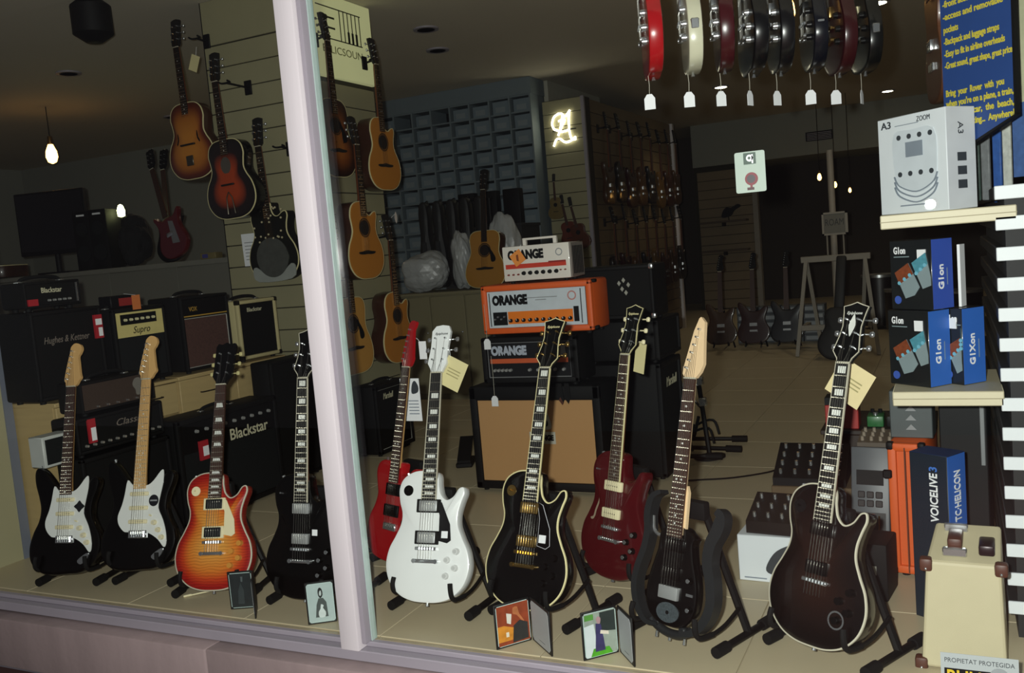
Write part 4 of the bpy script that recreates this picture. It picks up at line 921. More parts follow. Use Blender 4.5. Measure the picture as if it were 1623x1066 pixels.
# ------------------------------------------------------------------ guitars hung on the pillar
NAT = M('natural spruce top', '#b9782e', .35, coat=.4, var=.08, scale=8, stretch=(30, 30, 1))
NATD = M('aged spruce top', '#a8762f', .35, coat=.4, var=.08, scale=8, stretch=(30, 30, 1))
SIDEB = M('dark rosewood side', '#3a2014', .35, coat=.4, var=.15, scale=8)
TOB = burst('tobacco sunburst', [(0, '#3a1206'), (.12, '#5f2308'), (.35, '#a2601c'), (.7, '#b87524')])
TOB2 = burst('dark tobacco sunburst', [(0, '#0c0806'), (.28, '#1a0c08'), (.42, '#7a2c10'), (.6, '#a13c14')])
TOB3 = burst('brown sunburst', [(0, '#1c0c07'), (.18, '#3a1a0a'), (.45, '#7a4016'), (.8, '#a05e22')])
def hanger(label, loc, rz, ln=.10):
    h = thing('wall_hanger', label, 'wall hanger', loc, rz)
    MB().rbox(-.028, .028, -.012, 0, -.045, .045, .003, 1).build('plate', BLACK, h)
    MB().cyl((0, -.01, 0), (0, -ln, .006), .007, n=8).build('arm', BLACK, h)
    MB().tube(spline([(-.036, -ln - .035, .012), (-.034, -ln - .01, .006), (0, -ln, .006), (.034, -ln - .01, .006), (.036, -ln - .035, .012)], 3, False), .006, 6).build('yoke', RUBBER, h)
    return h
# front of the pillar (facing the window)
g = acoustic('archtop_guitar', 'tobacco sunburst archtop guitar hanging at the far edge of the pillar', (-4.425, 2.135, 1.905), (0, R(-2), 0), ACOU, TOB, SIDEB, hole=False, bridge=False, dome=.018, t=.085, category='archtop guitar')
MB().rbox(-.06, .06, -.035, -.014, .215, .226, .002, 1).build('bridge', EBONY, g)
tp = MB().rbox(-.03, .03, -.028, -.020, .085, .15, .003, 1).build('tailpiece', M('aged nickel', '#5d574c', .4, .8), g)
for sx in (-1, 1): MB().prism(spline([(sx * .09, .22), (sx * .10, .235), (sx * .088, .26), (sx * .085, .30), (sx * .075, .30), (sx * .078, .26), (sx * .08, .23)], 2), -.016, -.004).build('f_hole', BLACK, g)
hanger('black wall hanger holding the tobacco archtop', (-4.30, 2.25, 2.78), 0, .09)
t = thing('paper_tag', 'cream card tag dangling from the archtop neck', 'paper tag', (-4.29, 2.10, 2.62), (0, R(25), 0)); MB().box(-.035, .035, -.001, .001, -.05, .05).build('card', TAGPAPER, t, smooth=False); MB().tube([(0, 0, .05), (-.02, .01, .10)], .001, 4).build('string', PAPER, t)
g = acoustic('resonator_guitar', 'dark sunburst round-bodied guitar with tailpiece hanging on the pillar front', (-4.03, 2.02, 1.612), (0, R(-2), 0), ACOU, TOB2, GLOSS_BLACK, hole=False, bridge=False, dome=.012, t=.09, category='resonator guitar', detail=True)
MB().rbox(-.05, .05, -.028, -.010, .205, .216, .002, 1).build('bridge', EBONY, g)
MB().tube([(-.03, -.016, .03), (-.022, -.02, .13), (0, -.022, .165), (.022, -.02, .13), (.03, -.016, .03)], .004, 6).build('tailpiece', M('aged nickel', '#5d574c', .4, .8), g)
MB().disc((0, .33), .052, -.0145, -.006, 24, .04).build('soundhole', M('grey screen', '#4d4740', .6), g)
hanger('black wall hanger holding the dark sunburst guitar', (-4.00, 2.25, 2.44), 0, .20)
g = acoustic('resonator_guitar', 'dark metal resonator guitar with rivets in a pale glint colour beside the window mullion', (-3.845, 2.135, 1.20), (0, R(-2), 0), CUTA, M('dark hammered metal', '#1d1e18', .3, .5, var=.3, scale=30), BLACK, hole=False, bridge=False, dome=.006, t=.08, category='resonator guitar')
MB().disc((0, .15), .125, -.014, -.006, 32).build('cover_plate', M('dull nickel', '#6d7069', .35, .7, var=.25, scale=25), g)
MB().prism(spline([(-.13, .005), (.13, .005), (.17, .07), (.14, .10), (.05, .04), (-.05, .04), (-.14, .10), (-.17, .07)], 3), -.0125, -.005).build('lower_plate', M('grey celluloid', '#8f938e', .35, var=.15), g)
rnd = random.Random(5)
for k in range(24):
    MB().ball((rnd.uniform(-.12, .12), -.012, rnd.uniform(.24, .47)), .007, 8, 6).build('rivet', M('pale glint rivet', '#cfc4a0', .3, .3), g)  # pale colour stands in for the glint on the rivets
hanger('black wall hanger holding the metal resonator', (-3.72, 2.25, 2.02), 0, .09)
np2 = MB().box(-.055, .055, -.002, 0, 0, .21).build('price_sheet', PAPER); tag(np2, 'white printed price sheet pinned to the cream slatwall', 'price sheet', None, (-4.12, 2.232, 1.31), (R(2), 0, 0))
for k in range(6): MB().box(-.035, .045, -.003, -.002, .04 + k * .022, .045 + k * .022).build('print_line', M('grey print', '#8b8e90', .5), np2, smooth=False)
# right face of the pillar (facing the aisle)
XF = -3.47
acoustic('acoustic_guitar', 'brown sunburst acoustic guitar hanging under the lit sign', (XF, 2.40, 1.82), (0, 0, F), ACOU, TOB3, SIDEB, guard=BLACK)
acoustic('acoustic_guitar', 'natural top cutaway acoustic hanging highest on the pillar side', (XF, 2.93, 1.75), (0, 0, F), CUTA, NAT, SIDEB)
acoustic('acoustic_guitar', 'natural top cutaway acoustic hanging below the brown sunburst one', (XF + .12, 2.43, 1.164), (0, 0, F), CUTA, NAT, SIDEB, headk='slot')
acoustic('acoustic_guitar', 'pale natural dreadnought acoustic with black pickguard beside the mullion', (XF, 2.375, .56), (0, 0, F), DREAD, M('pale spruce top', '#c08d45', .35, coat=.4, var=.08, scale=8, stretch=(30, 30, 1)), SIDEB, guard=BLACK)
acoustic('acoustic_guitar', 'natural top cutaway acoustic with dark sides hanging lowest near the red guitar', (XF, 2.90, .56), (0, 0, F), CUTA, NAT, SIDEB)
for n_, (y, z) in zip(('brown sunburst acoustic', 'highest natural cutaway acoustic', 'natural cutaway acoustic below the sunburst', 'pale dreadnought', 'lowest natural cutaway acoustic'), ((2.40, 2.69), (2.93, 2.62), (2.43, 2.03), (2.375, 1.43), (2.90, 1.43))):
    hanger('black wall hanger holding the ' + n_, (PX1 + (.04 if z > 2.45 else 0), y, z), F, .10 if z < 2.45 else .06)
pt = thing('paper_tag', 'small pale tag on the dark headstock beside the pillar', 'paper tag', (-3.44, 2.96, 1.56), F); MB().prism(spline([(0, .04), (.016, .0), (0, -.04), (-.016, 0)], 3), -.001, .001).build('card', M('pink white paper', '#c9bfb8', .8), pt); MB().tube([(0, 0, .03), (-.03, .02, .0)], .001, 4).build('string', PAPER, pt)

# ------------------------------------------------------------------ electric guitars hung in a row from the ceiling rail
rl = thing('hanging_rail', 'black ceiling rail carrying the row of hanging electric guitars', 'rail', (-.62, .9, 2.86))
MB().cyl((-.42, -.36, 0), (.52, .42, 0), .012, n=10).build('bar', BLACK, rl)
for t_ in (-.9, .9): MB().cyl((-.4 * 1 if t_ < 0 else .48, -.345 if t_ < 0 else .39, 0), (-.4 if t_ < 0 else .48, -.345 if t_ < 0 else .39, CEIL - 2.86 - (.02 if t_ < 0 else .02)), .008, n=8).build('drop_rod', BLACK, rl)
specs = [('bright red lacquer deep', '#a01016', CHROME, STRAT, 'bright red', 'chrome bridge'), ('white cream lacquer', '#c9c7ad', CHROME, TELE, 'cream white', 'slim edge'), ('maroon lacquer', '#3c0d12', CHROME, LP, 'dark maroon', 'chrome pickups'), ('black lacquer one', '#08080a', CHROME, STRAT, 'glossy black', 'round horns'),
         ('black lacquer two', '#0b0a0c', CHROME, LP, 'black', 'copper edge'), ('blue black lacquer', '#0a0c16', M('black bobbin', '#141414', .4), SGB, 'blue-black', 'twin horns'), ('oxblood lacquer', '#330c0f', GOLD, LP, 'oxblood', 'gold pickups'), ('black lacquer three', '#0a0b0a', CREAM_P, TELE, 'plain black', 'cream pickups')]
pos = [(-.885, .56), (-.772, .64), (-.685, .73), (-.605, .82), (-.53, .92), (-.43, 1.02), (-.355, 1.12), (-.275, 1.22)]
for k, ((mn, hx, hw, ol, cn, ex), (x, y)) in enumerate(zip(specs, pos)):
    g = thing('electric_guitar', '%s electric guitar with %s hanging edge-on from the ceiling rail' % (cn, ex), 'electric guitar', (x, y, 1.80 + .006 * (k % 3)), (0, 0, R(-69 - 2 * (k % 3))))
    make_body('body', ol, .046, M(mn, hx, .28, coat=.5, var=.08), g, .006, .004)
    W, ze, posts, yb = neck(g, .80, .16, .42, .64, 22, ROSEWOOD, MAHOG, M(mn, hx), 'lp' if ol in (LP, SGB) else 'strat', yb=-.012, ang=6, detail=False, tuner=hw if hw is not CREAM_P else CHROME)
    string_set(g, W, ze, posts, yb, .12, .80, STEEL, -.014)
    for z in (.20, .26, .315) if ol is STRAT else (.215, .31): pickup(g, z, 'single' if ol is STRAT else 'hum', -.004, cover=hw)
    tom(g, .16, -.004, CHROME if hw is not GOLD else GOLD)
    for kx, kz in ((.085, .19), (.105, .14), (.09, .10)): knob(g, kx, kz, hw if hw is CHROME else GLOSS_BLACK, -.003)
    MB().rbox(.146, .16, .008, .036, .11, .145, .004, 1).build('jack_plate', CHROME, g)
    button(g, 0, 0, CHROME, .02, (0, 0, -1))
    MB().tube([(0, .01, .965), (.012, .02, 1.0), (0, .02, 1.062)], .004, 6).build('hanging_loop', BLACK, g)
    swing_tag('white swing tag under the %s hanging guitar' % cn, (x + .004, y - .004, 1.80 - .055), R((10, 25, 40, 70, 55, 5, 20, 80)[k]), .06, .036, .050)

# ------------------------------------------------------------------ two tiers of dim guitars along the partition
cols = [('#3a2410', 'dark brown'), ('#15100c', 'near-black'), ('#2b0d0b', 'deep red'), ('#4a3016', 'tobacco'), ('#0f1016', 'blue-black'), ('#5a421e', 'amber'), ('#33190e', 'chestnut')]
proto = []
for hx, cn in cols:
    g = thing('electric_guitar', cn + ' guitar hanging on the dim partition behind the neon letter', 'electric guitar', (0, 0, -5), 0, 'guitars on the dim partition')
    make_body('body', LP if len(proto) % 2 else STRAT, .045, M('partition ' + cn, hx, .3, coat=.5), g, .006, .003, n=3)
    neck(g, .80, .16, .42, .64, 20, ROSEWOOD, MAHOG, BLACK, 'strat' if len(proto) % 2 == 0 else 'lp', yb=-.012, detail=False)
    MB().box(-.04, .04, -.012, 0, .19, .225).build('pickup', CHROME, g, smooth=False); MB().box(-.04, .04, -.010, 0, .13, .15).build('bridge', CHROME, g, smooth=False)
    proto.append(g)
k = 0
for tier, z0 in ((0, 1.66), (1, .66)):
    for i in range(8):
        src = proto[k % len(proto)]; y = 6.98 + i * .39
        lc = (-3.245, y, z0 + .03 * math.sin(i * 2.1))
        lb = '%s guitar hanging in the %s tier of the dim partition' % (cols[k % len(cols)][1], ('upper', 'lower')[tier])
        if k < len(proto): src.location = lc; src.rotation_euler = (0, 0, F); src['label'] = lb
        else: dup(src, lc, (0, 0, F), lb)
        if k == 0: hg = hanger('black wall hanger on the dim partition', (-3.354, y, lc[2] + .82), F, .075); hg['group'] = 'hangers on the dim partition'
        else: dup(hg, (-3.354, y, lc[2] + .82), (0, 0, F))
        k += 1
# brown violin-coloured guitars on the neon wall
for i, (x, z, hx, cn) in enumerate(((-3.70, 1.55, '#6a5a34', 'small pale'), (-3.55, 1.25, '#5a2412', 'reddish brown'), (-3.41, 1.22, '#4a2412', 'chestnut brown'))):
    g = thing('ukulele', cn + ' ukulele hanging below the neon letter', 'ukulele', (x, (6.48, 6.48, 6.42)[i], z), (0, R((0, -9, -12)[i]), 0)); sc = (.46, .54, .54)[i]; g.scale = (sc, sc, sc)
    make_body('body', ACOU, .07, M('uke ' + cn, hx, .35, coat=.4), g, .004, .004, n=3)
    neck(g, .845, .2, .49, .645, 18, ROSEWOOD, MAHOG, EBONY, 'slot', yb=-.012, detail=False); MB().disc((0, .325), .045, -.009, -.003, 16).build('soundhole', BLACK, g); MB().box(-.06, .06, -.012, -.003, .165, .18).build('bridge', EBONY, g, smooth=False)
# ------------------------------------------------------------------ display unit at the right end
gd = thing('display_gondola', 'black slatted display unit with white slat ends at the window corner', 'display unit', (.12, .5, 0))
MB().box(.025, .20, .012, 1.5, .0, 1.33).build('core', M('dark core', '#1a1a1b', .7), gd, smooth=False)
SLK = M('charcoal slat', '#2c2c2d', .5, var=.1); SLW = M('white slat end', '#d8dde0', .5, var=.03)
for k in range(-12, 3):
    z = 1.14 + .0872 * k
    s_ = MB().rbox(0, .21, .008, 1.5, z - .0195, z + .0195, .003, 1).build('slat', SLK, gd)
    MB().rbox(0, .21, 0, .008, z - .0195, z + .0195, .002, 1).build('end_cap', SLW, s_)
SHW = M('cream shelf board', '#c9c0a2', .5, var=.05)
for lb, x0, x1, z0, z1, y0 in (('upper cream shelf board carrying the white effects box', -.184, .175, 1.236, 1.278, .5), ('lower cream shelf board carrying the blue and black pedal boxes', -.172, .128, .700, .744, .5)):
    o = MB().rbox(x0, x1, y0, y0 + .42, z0, z1, .003, 1).build('shelf_board', SHW); tag(o, lb, 'shelf')
    MB().box(x0 - .0008, x1 + .0008, y0 - .0008, y0 + .42, (z0 + z1) / 2 - .0012, (z0 + z1) / 2 + .0012).build('edge_line', M('shelf seam', '#8d8467', .6), o, smooth=False)
def carton(name, label, fr, w_, d, h, z, ang, front, side, top=None, cat='box'):
    """box whose front right corner stands at fr; front runs to the left from there; turned by ang"""
    t = thing(name, label, cat, (fr[0], fr[1], z), ang)
    MB().rbox(-w_, 0, 0, d, 0, h, .002, 1).build('carton', front, t)
    MB().box(-.0008, .0009, .0015, d - .0015, .002, h - .002).build('side_panel', side, t, smooth=False)
    return t
A3W = M('white carton', '#d4dade', .55, var=.03); GP = M('grey blue print', '#7d8792', .6); DP = M('dark print', '#33383d', .6)
b = carton('effects_box', 'white cardboard box with a printed effects unit on the upper shelf', (.003, .53), .262, .115, .298, 1.279, R(-42), A3W, M('white carton side', '#c9cdd2', .55))
Y = -.0015
def fpl(par, name, poly, mat, y=Y, t=.0012): return MB().prism(poly, y - t, y + .001).build(name, mat, par, smooth=False)
text('box_lettering', 'A3', .03, DP, b, (-.225, Y, .275), width=.04, bold=.0005); text('box_lettering', 'ZOOM', .022, DP, b, (-.08, Y, .278), width=.05)
MB().box(-.19, -.10, Y - .001, 0, .268, .27).build('print_line', GP, b, smooth=False)
un = fpl(b, 'printed_unit', spline([(-.195, .245), (-.13, .25), (-.045, .245), (-.035, .15), (-.05, .085), (-.115, .06), (-.18, .085), (-.2, .15)], 3), M('pale grey print', '#c6ced4', .6))
[MB().tube(spline([(-.2, Y, .115 - k * .016), (-.18, Y, .085 - k * .016), (-.115, Y, .064 - k * .016), (-.055, Y, .085 - k * .016), (-.035, Y, .115 - k * .016)], 5, False), .0028, 4).build('printed_arc', GP, b) for k in range(3)]
fpl(b, 'printed_screen', [(-.15, .17), (-.085, .17), (-.085, .215), (-.15, .215)], GP, Y - .0014)
for i in range(4):
    for j in range(2): MB().disc((-.175 + .04 * i, .12 + .112 * j), .008, Y - .003, Y, 10).build('printed_knob', DP, b)
MB().box(-.18, -.06, Y - .001, 0, .022, .026).build('print_line', GP, b, smooth=False)
text('side_lettering', 'A3', .03, DP, b, (.0015, .055, .235), (0, 0, -1), (0, 1, 0), width=.035)
for k in range(3): MB().box(.0008, .0022, .04, .075, .14 - .04 * k, .165 - .04 * k).build('side_print', DP, b, smooth=False)
BXK = M('black glossy carton', '#16191b', .3, coat=.3); BLU = M('bright blue carton', '#2f63b8', .45, var=.04); BLU2 = M('indigo carton', '#3450a8', .45, var=.04)
PED = M('pedal grey print', '#7f8f93', .5); TEAL = M('teal print', '#4b8a9a', .5, var=.5, scale=90); RUST = M('rust print', '#7a3d22', .5, var=.5, scale=120)
def g1(label, fr, z, h, blue, word, w_=.155, d=.09, ang=-40):
    b = carton('pedal_box', label, fr, w_, d, h, z, R(ang), BXK, blue)
    text('box_lettering', 'G1on', .03, PAPER, b, (-w_ + .04, Y, h - .032), width=.045, bold=.0008); MB().box(-w_ + .018, -w_ + .075, Y - .001, 0, h - .052, h - .049).build('print_line', PED, b, smooth=False)
    for k, (ox, oz) in enumerate(((0, 0), (.066, .03))):
        q = [(-w_ + .02 + ox, .115 + oz), (-w_ + .072 + ox, .145 + oz), (-w_ + .112 + ox, .07 + oz), (-w_ + .092 + ox, .045 + oz), (-w_ + .058 + ox, .035 + oz)]
        q = [(min(x, -.004), max(.008, min(z_, h - .01))) for x, z_ in q]
        fpl(b, 'printed_pedal', q, PED); c_ = [(q[0][0], q[0][1]), (q[1][0], q[1][1]), ((q[1][0] * .55 + q[2][0] * .45), (q[1][1] * .55 + q[2][1] * .45)), ((q[0][0] * .55 + q[4][0] * .45), (q[0][1] * .55 + q[4][1] * .45))]
        fpl(b, 'printed_panel', c_, TEAL if k else RUST, Y - .0012)
        for i in range(3): MB().disc((c_[3][0] * (1 - i / 2.6) + c_[2][0] * i / 2.6, c_[3][1] * (1 - i / 2.6) + c_[2][1] * i / 2.6 + .004), .006, Y - .0035, Y, 8).build('printed_knob', M('pale blue print', '#6fb0c6', .5), b)
    MB().disc((-w_ + .028, .03), .013, Y - .0012, Y, 14).build('round_sticker', M('blue seal', '#3a56a8', .5), b)
    MB().box(-.05, -.02, Y - .002, 0, h - .062, h - .03).build('white_label', PAPER, b, smooth=False)
    text('side_lettering', word, .03, PAPER, b, (.0018, d * .42, h * .46), (0, 0, 1), (0, -1, 0), width=.075 if word == 'G1on' else .095, bold=.0008)
    MB().box(.0009, .0019, d * .70, d * .72, h * .34, h * .58).build('side_print', PED, b, smooth=False)
    return b
g1('black pedal box with blue side directly on the lower cream shelf', (-.066, .56), .745, .235, BLU, 'G1on')
g1('black pedal box with indigo side lying on top of another pedal box', (-.05, .565), .9815, .215, BLU2, 'G1on', .158, .088)
g1('narrow blue-sided pedal box set back beside the other boxes on the lower shelf', (.026, .60), .745, .235, BLU, 'G1Xon', .08, .092, -42)
wt = MB().box(0, .008, 0, .04, 0, .19).build('leaflet', PAPER); tag(wt, 'white folded leaflet standing behind the indigo-sided pedal box', 'leaflet', None, (.02, .645, .982), R(-20))

# blue hanging banner with yellow lettering
NAVY = M('navy blue banner', '#22407a', .5, var=.06); YEL = M('yellow ink', '#c2b53a', .6)
bn = thing('banner', 'navy blue hanging banner covered in yellow advertising text', 'banner', (.004, .70, 1.43), R(-43))
MB().prism([(0, .0), (.245, .10), (.245, 1.2), (0, 1.2)], -.006, .006).build('panel', NAVY, bn, smooth=False)
MB().prism([(.245, .10), (.252, .10), (.252, 1.2), (.245, 1.2)], -.008, .008).build('edge_strip', BLACK, bn, smooth=False); MB().prism([(0, -.006), (.252, .096), (.252, .103), (0, .003)], -.008, .008).build('edge_strip', BLACK, bn, smooth=False)
for zz, tx, wd in ((.462, '-front accessory pockets', .22), (.425, '-access and removable', .215), (.387, 'pockets', .055), (.352, '-Backpack and luggage straps', .20), (.316, '-Easy to fit in airline overheads', .218), (.281, '-Great sound, great shape, great price!', .245), (.198, 'Bring  your  Rover  with  you', .21), (.167, "when you're on a plane, a train,", .242), (.136, 'a  boat,  a  car,  the  beach,', .242), (.105, 'camping,  hiking...  Anywhere!', .242)):
    text('lettering', tx, .027, YEL, bn, (.010, -.0068, zz), align='LEFT', width=wd * .97, bold=.0008)
for x0, hx, lb, z0 in ((.07, '#3b4a44', 'grey-green', 1.30), (.10, '#6d7072', 'light grey', 1.30), (.135, '#2a5296', 'blue', 1.29), (.165, '#b9bcb4', 'white patterned', 1.31)):
    o = MB().rbox(0, .028, 0, .012, 0, .26, .003, 1).build('strap_pack', M('pack ' + lb, hx, .5, var=.4, scale=60)); tag(o, lb + ' packaged strap hanging beside the navy banner', 'guitar strap', None, (x0, .80 + x0, z0), R(-30))
po = MB().box(0, .3, 0, .01, 0, .62).build('poster', M('cream poster print', '#a9a98a', .6, var=.35, scale=14)); tag(po, 'cream and green printed poster behind the navy banner', 'poster', None, (.185, .74, 1.50), R(-30))
MB().box(0, .3, -.002, 0, .40, .52).build('green_print', M('green print', '#3f6b57', .6), po, smooth=False); MB().box(0, .3, -.002, 0, -.14, .08).build('blue_print', M('blue print', '#38568a', .6, var=.4, scale=40), po, smooth=False)
bg = thing('electric_guitar', 'brown wooden guitar hanging edge-on beside the navy banner', 'electric guitar', (-.03, 1.2, 1.66), (0, 0, R(-80)))
make_body('body', TELE, .05, M('brown stained wood', '#5a341c', .4, coat=.3), bg, .006); neck(bg, .80, .16, .42, .64, 20, ROSEWOOD, MAHOG, BLACK, 'tele', yb=-.012, detail=False); pickup(bg, .2, 'hum', -.002, cover=CHROME); MB().rbox(-.04, .04, -.01, .002, .11, .14, .003, 1).build('bridge', CHROME, bg)

# ------------------------------------------------------------------ floor pile at the right
VLK = M('dark navy carton', '#16222e', .45)
b = carton('voice_box', 'tall dark navy carton with white lettering and a blue side on the floor', (-.03, .545), .126, .096, .535, 0, R(-31), VLK, BLU)
MB().box(-.126, 0, .0, .096, .535, .5356).build('top_print', M('deep blue print', '#1f3763', .5, var=.3, scale=30), b, smooth=False)
text('box_lettering', 'VOICELIVE', .036, PAPER, b, (-.045, Y, .40), (0, 0, 1), (-1, 0, 0), width=.155, bold=.0008); text('box_lettering', '3', .036, M('blue lettering', '#3f6fc0', .5), b, (-.045, Y, .49), (0, 0, 1), (-1, 0, 0), bold=.0008); MB().prism([(-.06, .20), (-.03, .215), (-.03, .235), (-.06, .225)], Y - .001, 0).build('print_mark', PAPER, b, smooth=False)
text('side_lettering', 'TC·HELICON', .045, PAPER, b, (.0018, .05, .405), (0, 0, 1), (0, -1, 0), width=.16, bold=.0008)
MB().cyl((.0008, .05, .305), (.0022, .05, .305), .012, n=12).build('side_mark', PAPER, b)
kc = MB().rbox(0, .15, 0, .16, 0, .66, .004, 1).build('dark_backdrop', M('black backdrop', '#0f1012', .6, spec=.3)); tag(kc, 'tall black box added as a dark backdrop between the navy carton and the slatted unit', 'box', None, (-.055, 1.00, 0), R(-6)); MB().rbox(.128, .142, -.004, .0, .40, .63, .002, 1).build('grey_strip', M('grey strip', '#7d8082', .5), kc)  # black box added as backdrop, its colour stands for the dark behind the shelves
CASE = M('cream leatherette', '#bbb292', .6, var=.04, scale=20); LEA = M('brown leather', '#4e2a1e', .5, var=.15, scale=30)
cs = thing('instrument_case', 'cream wedge-shaped case with brown leather corners behind the warning sticker', 'case', (-.005, .235, 0), R(-3))
wv = [(-.108, 0, .004), (.108, 0, .004), (.108, .20, .004), (-.108, .20, .004), (-.088, .022, .305), (.10, .022, .305), (.10, .20, .365), (-.07, .20, .365)]
m = MB().add(wv, [(0, 3, 2, 1), (4, 5, 6, 7), (0, 1, 5, 4), (1, 2, 6, 5), (2, 3, 7, 6), (3, 0, 4, 7)]).build('shell', CASE, cs, smooth=False)
bv = m.modifiers.new('bevel', 'BEVEL'); bv.width = .008; bv.segments = 2
for x, y, z in ((-.088, .02, .297), (.10, .02, .297), (-.108, 0, .014), (.108, 0, .014)): MB().rbox(x - .017, x + .017, y - .006, y + .03, z - .022, z + .016, .008, 2).build('leather_corner', LEA, cs); MB().ball((x, y - .006, z - .012), .004, 8, 6).build('rivet', CHROME, cs)
MB().rbox(-.034, .004, .06, .16, .332, .362, .008, 2).xf(Matrix.Rotation(R(0), 4, 'X')).build('leather_handle', LEA, cs)
for y in (.05, .165): MB().rbox(-.046, .016, y - .008, y + .008, .316 + (y - .05) * .3, .34 + (y - .05) * .3, .003, 1).build('handle_bracket', CHROME, cs)
MB().rbox(.045, .085, .045, .135, .322, .352, .006, 2).build('latch', M('dark oxblood latch', '#241218', .35, .3), cs)
oc = amp('narrow orange cabinet with black corners behind the navy carton', (-.165, .93, 0), R(-8), .12, .485, .30, cover=ORANGET, grille=ORANGET, border=.03, name='speaker_cabinet', category='speaker cabinet', handle=False, corners=BLACK)
MB().box(-.004, .0, -.004, .03, .02, .47).build('seam', M('dark seam', '#5f2a10', .6), oc, smooth=False); MB().rbox(-.075, -.045, -.014, .002, .36, .39, .004, 1).build('latch', BLACK, oc)
gb = MB().rbox(-.07, .07, 0, .10, 0, .17, .003, 1).build('grey_carton', M('grey printed carton', '#4a5152', .5)); tag(gb, 'grey carton with a column of white symbols on the orange cabinet', 'box', None, (-.145, 1.02, .4855), R(-5))
for k in range(4): MB().prism([(-.018, .03 + k * .034), (.018, .03 + k * .034), (0, .05 + k * .034)], -.002, 0).build('symbol', M('grey print', '#8b8e90', .5), gb, smooth=False)
bk = MB().rbox(-.052, .052, 0, .16, 0, .195, .006, 2).build('small_speaker', TOLEX); tag(bk, 'small black box speaker with grey emblem beside the orange cabinet', 'speaker', None, (-.275, .70, 0), R(-8))
MB().box(-.012, .018, -.002, 0, .09, .12).build('emblem', M('grey emblem', '#6a6a66', .5), bk, smooth=False)
wb = thing('carton', 'white carton with a printed grey device under the black effects unit', 'box', (-.736, .79, 0), R(-3))
MB().rbox(0, .30, 0, .25, 0, .172, .003, 1).build('carton', A3W, wb); fpl(wb, 'printed_device', spline([(.10, .045), (.13, .035), (.19, .08), (.21, .13), (.19, .145), (.14, .12), (.11, .08)], 3), DP); MB().box(.02, .1, -.002, 0, .012, .016).build('print_line', GP, wb, smooth=False)
def wedge(label, loc, rz, w_, d, h0, h1, mat, rows, cols_, cat='effects unit', knobm=CHROME, name='effects_unit'):
    t = thing(name, label, cat, loc, rz)
    MB().add([(0, 0, 0), (w_, 0, 0), (w_, d, 0), (0, d, 0), (0, 0, h0), (w_, 0, h0), (w_, d, h1), (0, d, h1)], [(0, 3, 2, 1), (4, 5, 6, 7), (0, 1, 5, 4), (1, 2, 6, 5), (2, 3, 7, 6), (3, 0, 4, 7)]).build('housing', mat, t, smooth=False)
    for r in range(rows):
        for c in range(cols_):
            x, y = w_ * (c + .5) / cols_, d * (r + .6) / (rows + .2); z = h0 + (h1 - h0) * y / d
            MB().cyl((x, y, z - .002), (x, y - .003, z + .016), .0075, .006, 10).build('knob', knobm, t)
    return t
UNITK = M('dark brown black enamel', '#1b1514', .35, coat=.2)
wedge('dark effects unit with silver knobs on the white carton', (-.705, .81, .1735), R(-6), .20, .16, .045, .11, UNITK, 3, 4)
ct = MB().rbox(0, .30, 0, .24, 0, .27, .003, 1).build('carton', M('plain brown carton', '#5b4a34', .8)); tag(ct, 'plain brown carton under the larger knobbed mixer', 'box', None, (-.66, 1.10, 0), 0)
wedge('larger black mixer with rows of silver knobs on the brown carton', (-.655, 1.11, .271), 0, .27, .22, .03, .12, BLACK, 4, 5, 'mixer', CHROME, 'audio_mixer')
ow = MB().prism([(0, 0), (.06, 0), (.05, .06)], 0, .05).build('orange_wedge', M('orange plastic', '#c05a22', .5)); tag(ow, 'small orange plastic wedge beside the black mixer on the white carton', 'wedge', None, (-.70, 1.00, .173), 0)
tb = thing('pedestal', 'dark brown wooden pedestal carrying small pedals', 'pedestal', (-.50, 1.45, 0)); MB().rbox(0, .42, 0, .4, 0, .40, .004, 1).build('body', M('dark brown wood', '#2a1c14', .5, var=.2), tb); MB().rbox(-.01, .43, -.01, .41, .40, .42, .003, 1).build('top', M('dark brown wood', '#2a1c14', .5), tb)
rbx = MB().rbox(0, .13, 0, .10, 0, .10, .003, 1).build('red_box', M('red carton', '#a32a24', .5)); tag(rbx, 'red carton with white print on the brown pedestal', 'box', None, (-.49, 1.46, .421), 0); MB().box(.02, .06, -.002, 0, .03, .08).build('print', PAPER, rbx, smooth=False); MB().box(0, .13, .0, .1, .1, .13).build('dark_lid', BLACK, rbx, smooth=False)
for i, (x, hx, lb) in enumerate(((-.30, '#2f6b3a', 'green'), (-.225, '#1c1c1c', 'black'), (-.15, '#8a3b1c', 'orange-brown'))):
    e_ = thing('effect_pedal', lb + ' stomp pedal standing on the brown pedestal', 'effect pedal', (x, 1.50, .421)); MB().rbox(-.032, .032, 0, .11, 0, .045, .005, 2).build('housing', M('pedal ' + lb, hx, .4, coat=.3), e_); MB().cyl((0, .03, .045), (0, .03, .056), .01, n=10).build('footswitch', CHROME, e_)
    for sx in (-.015, .015): MB().cyl((sx, .085, .045), (sx, .085, .06), .008, n=8).build('knob', BLACK, e_)
rk = thing('drum_machine', 'grey pad controller propped upright beside the orange cabinet', 'pad controller', (-.37, 1.02, .0), (R(-12), 0, R(-6)))
MB().rbox(0, .135, 0, .06, 0, .44, .006, 2).build('housing', M('grey plastic', '#55585c', .45), rk); MB().box(.02, .115, -.003, 0, .30, .355).build('display', BLACK, rk, smooth=False)
for i in range(3):
    for j in range(2): MB().rbox(.025 + .031 * i, .05 + .031 * i, -.006, 0, .22 + .032 * j, .245 + .032 * j, .003, 1).build('pad', M('dark pad', '#241f20', .6), rk)
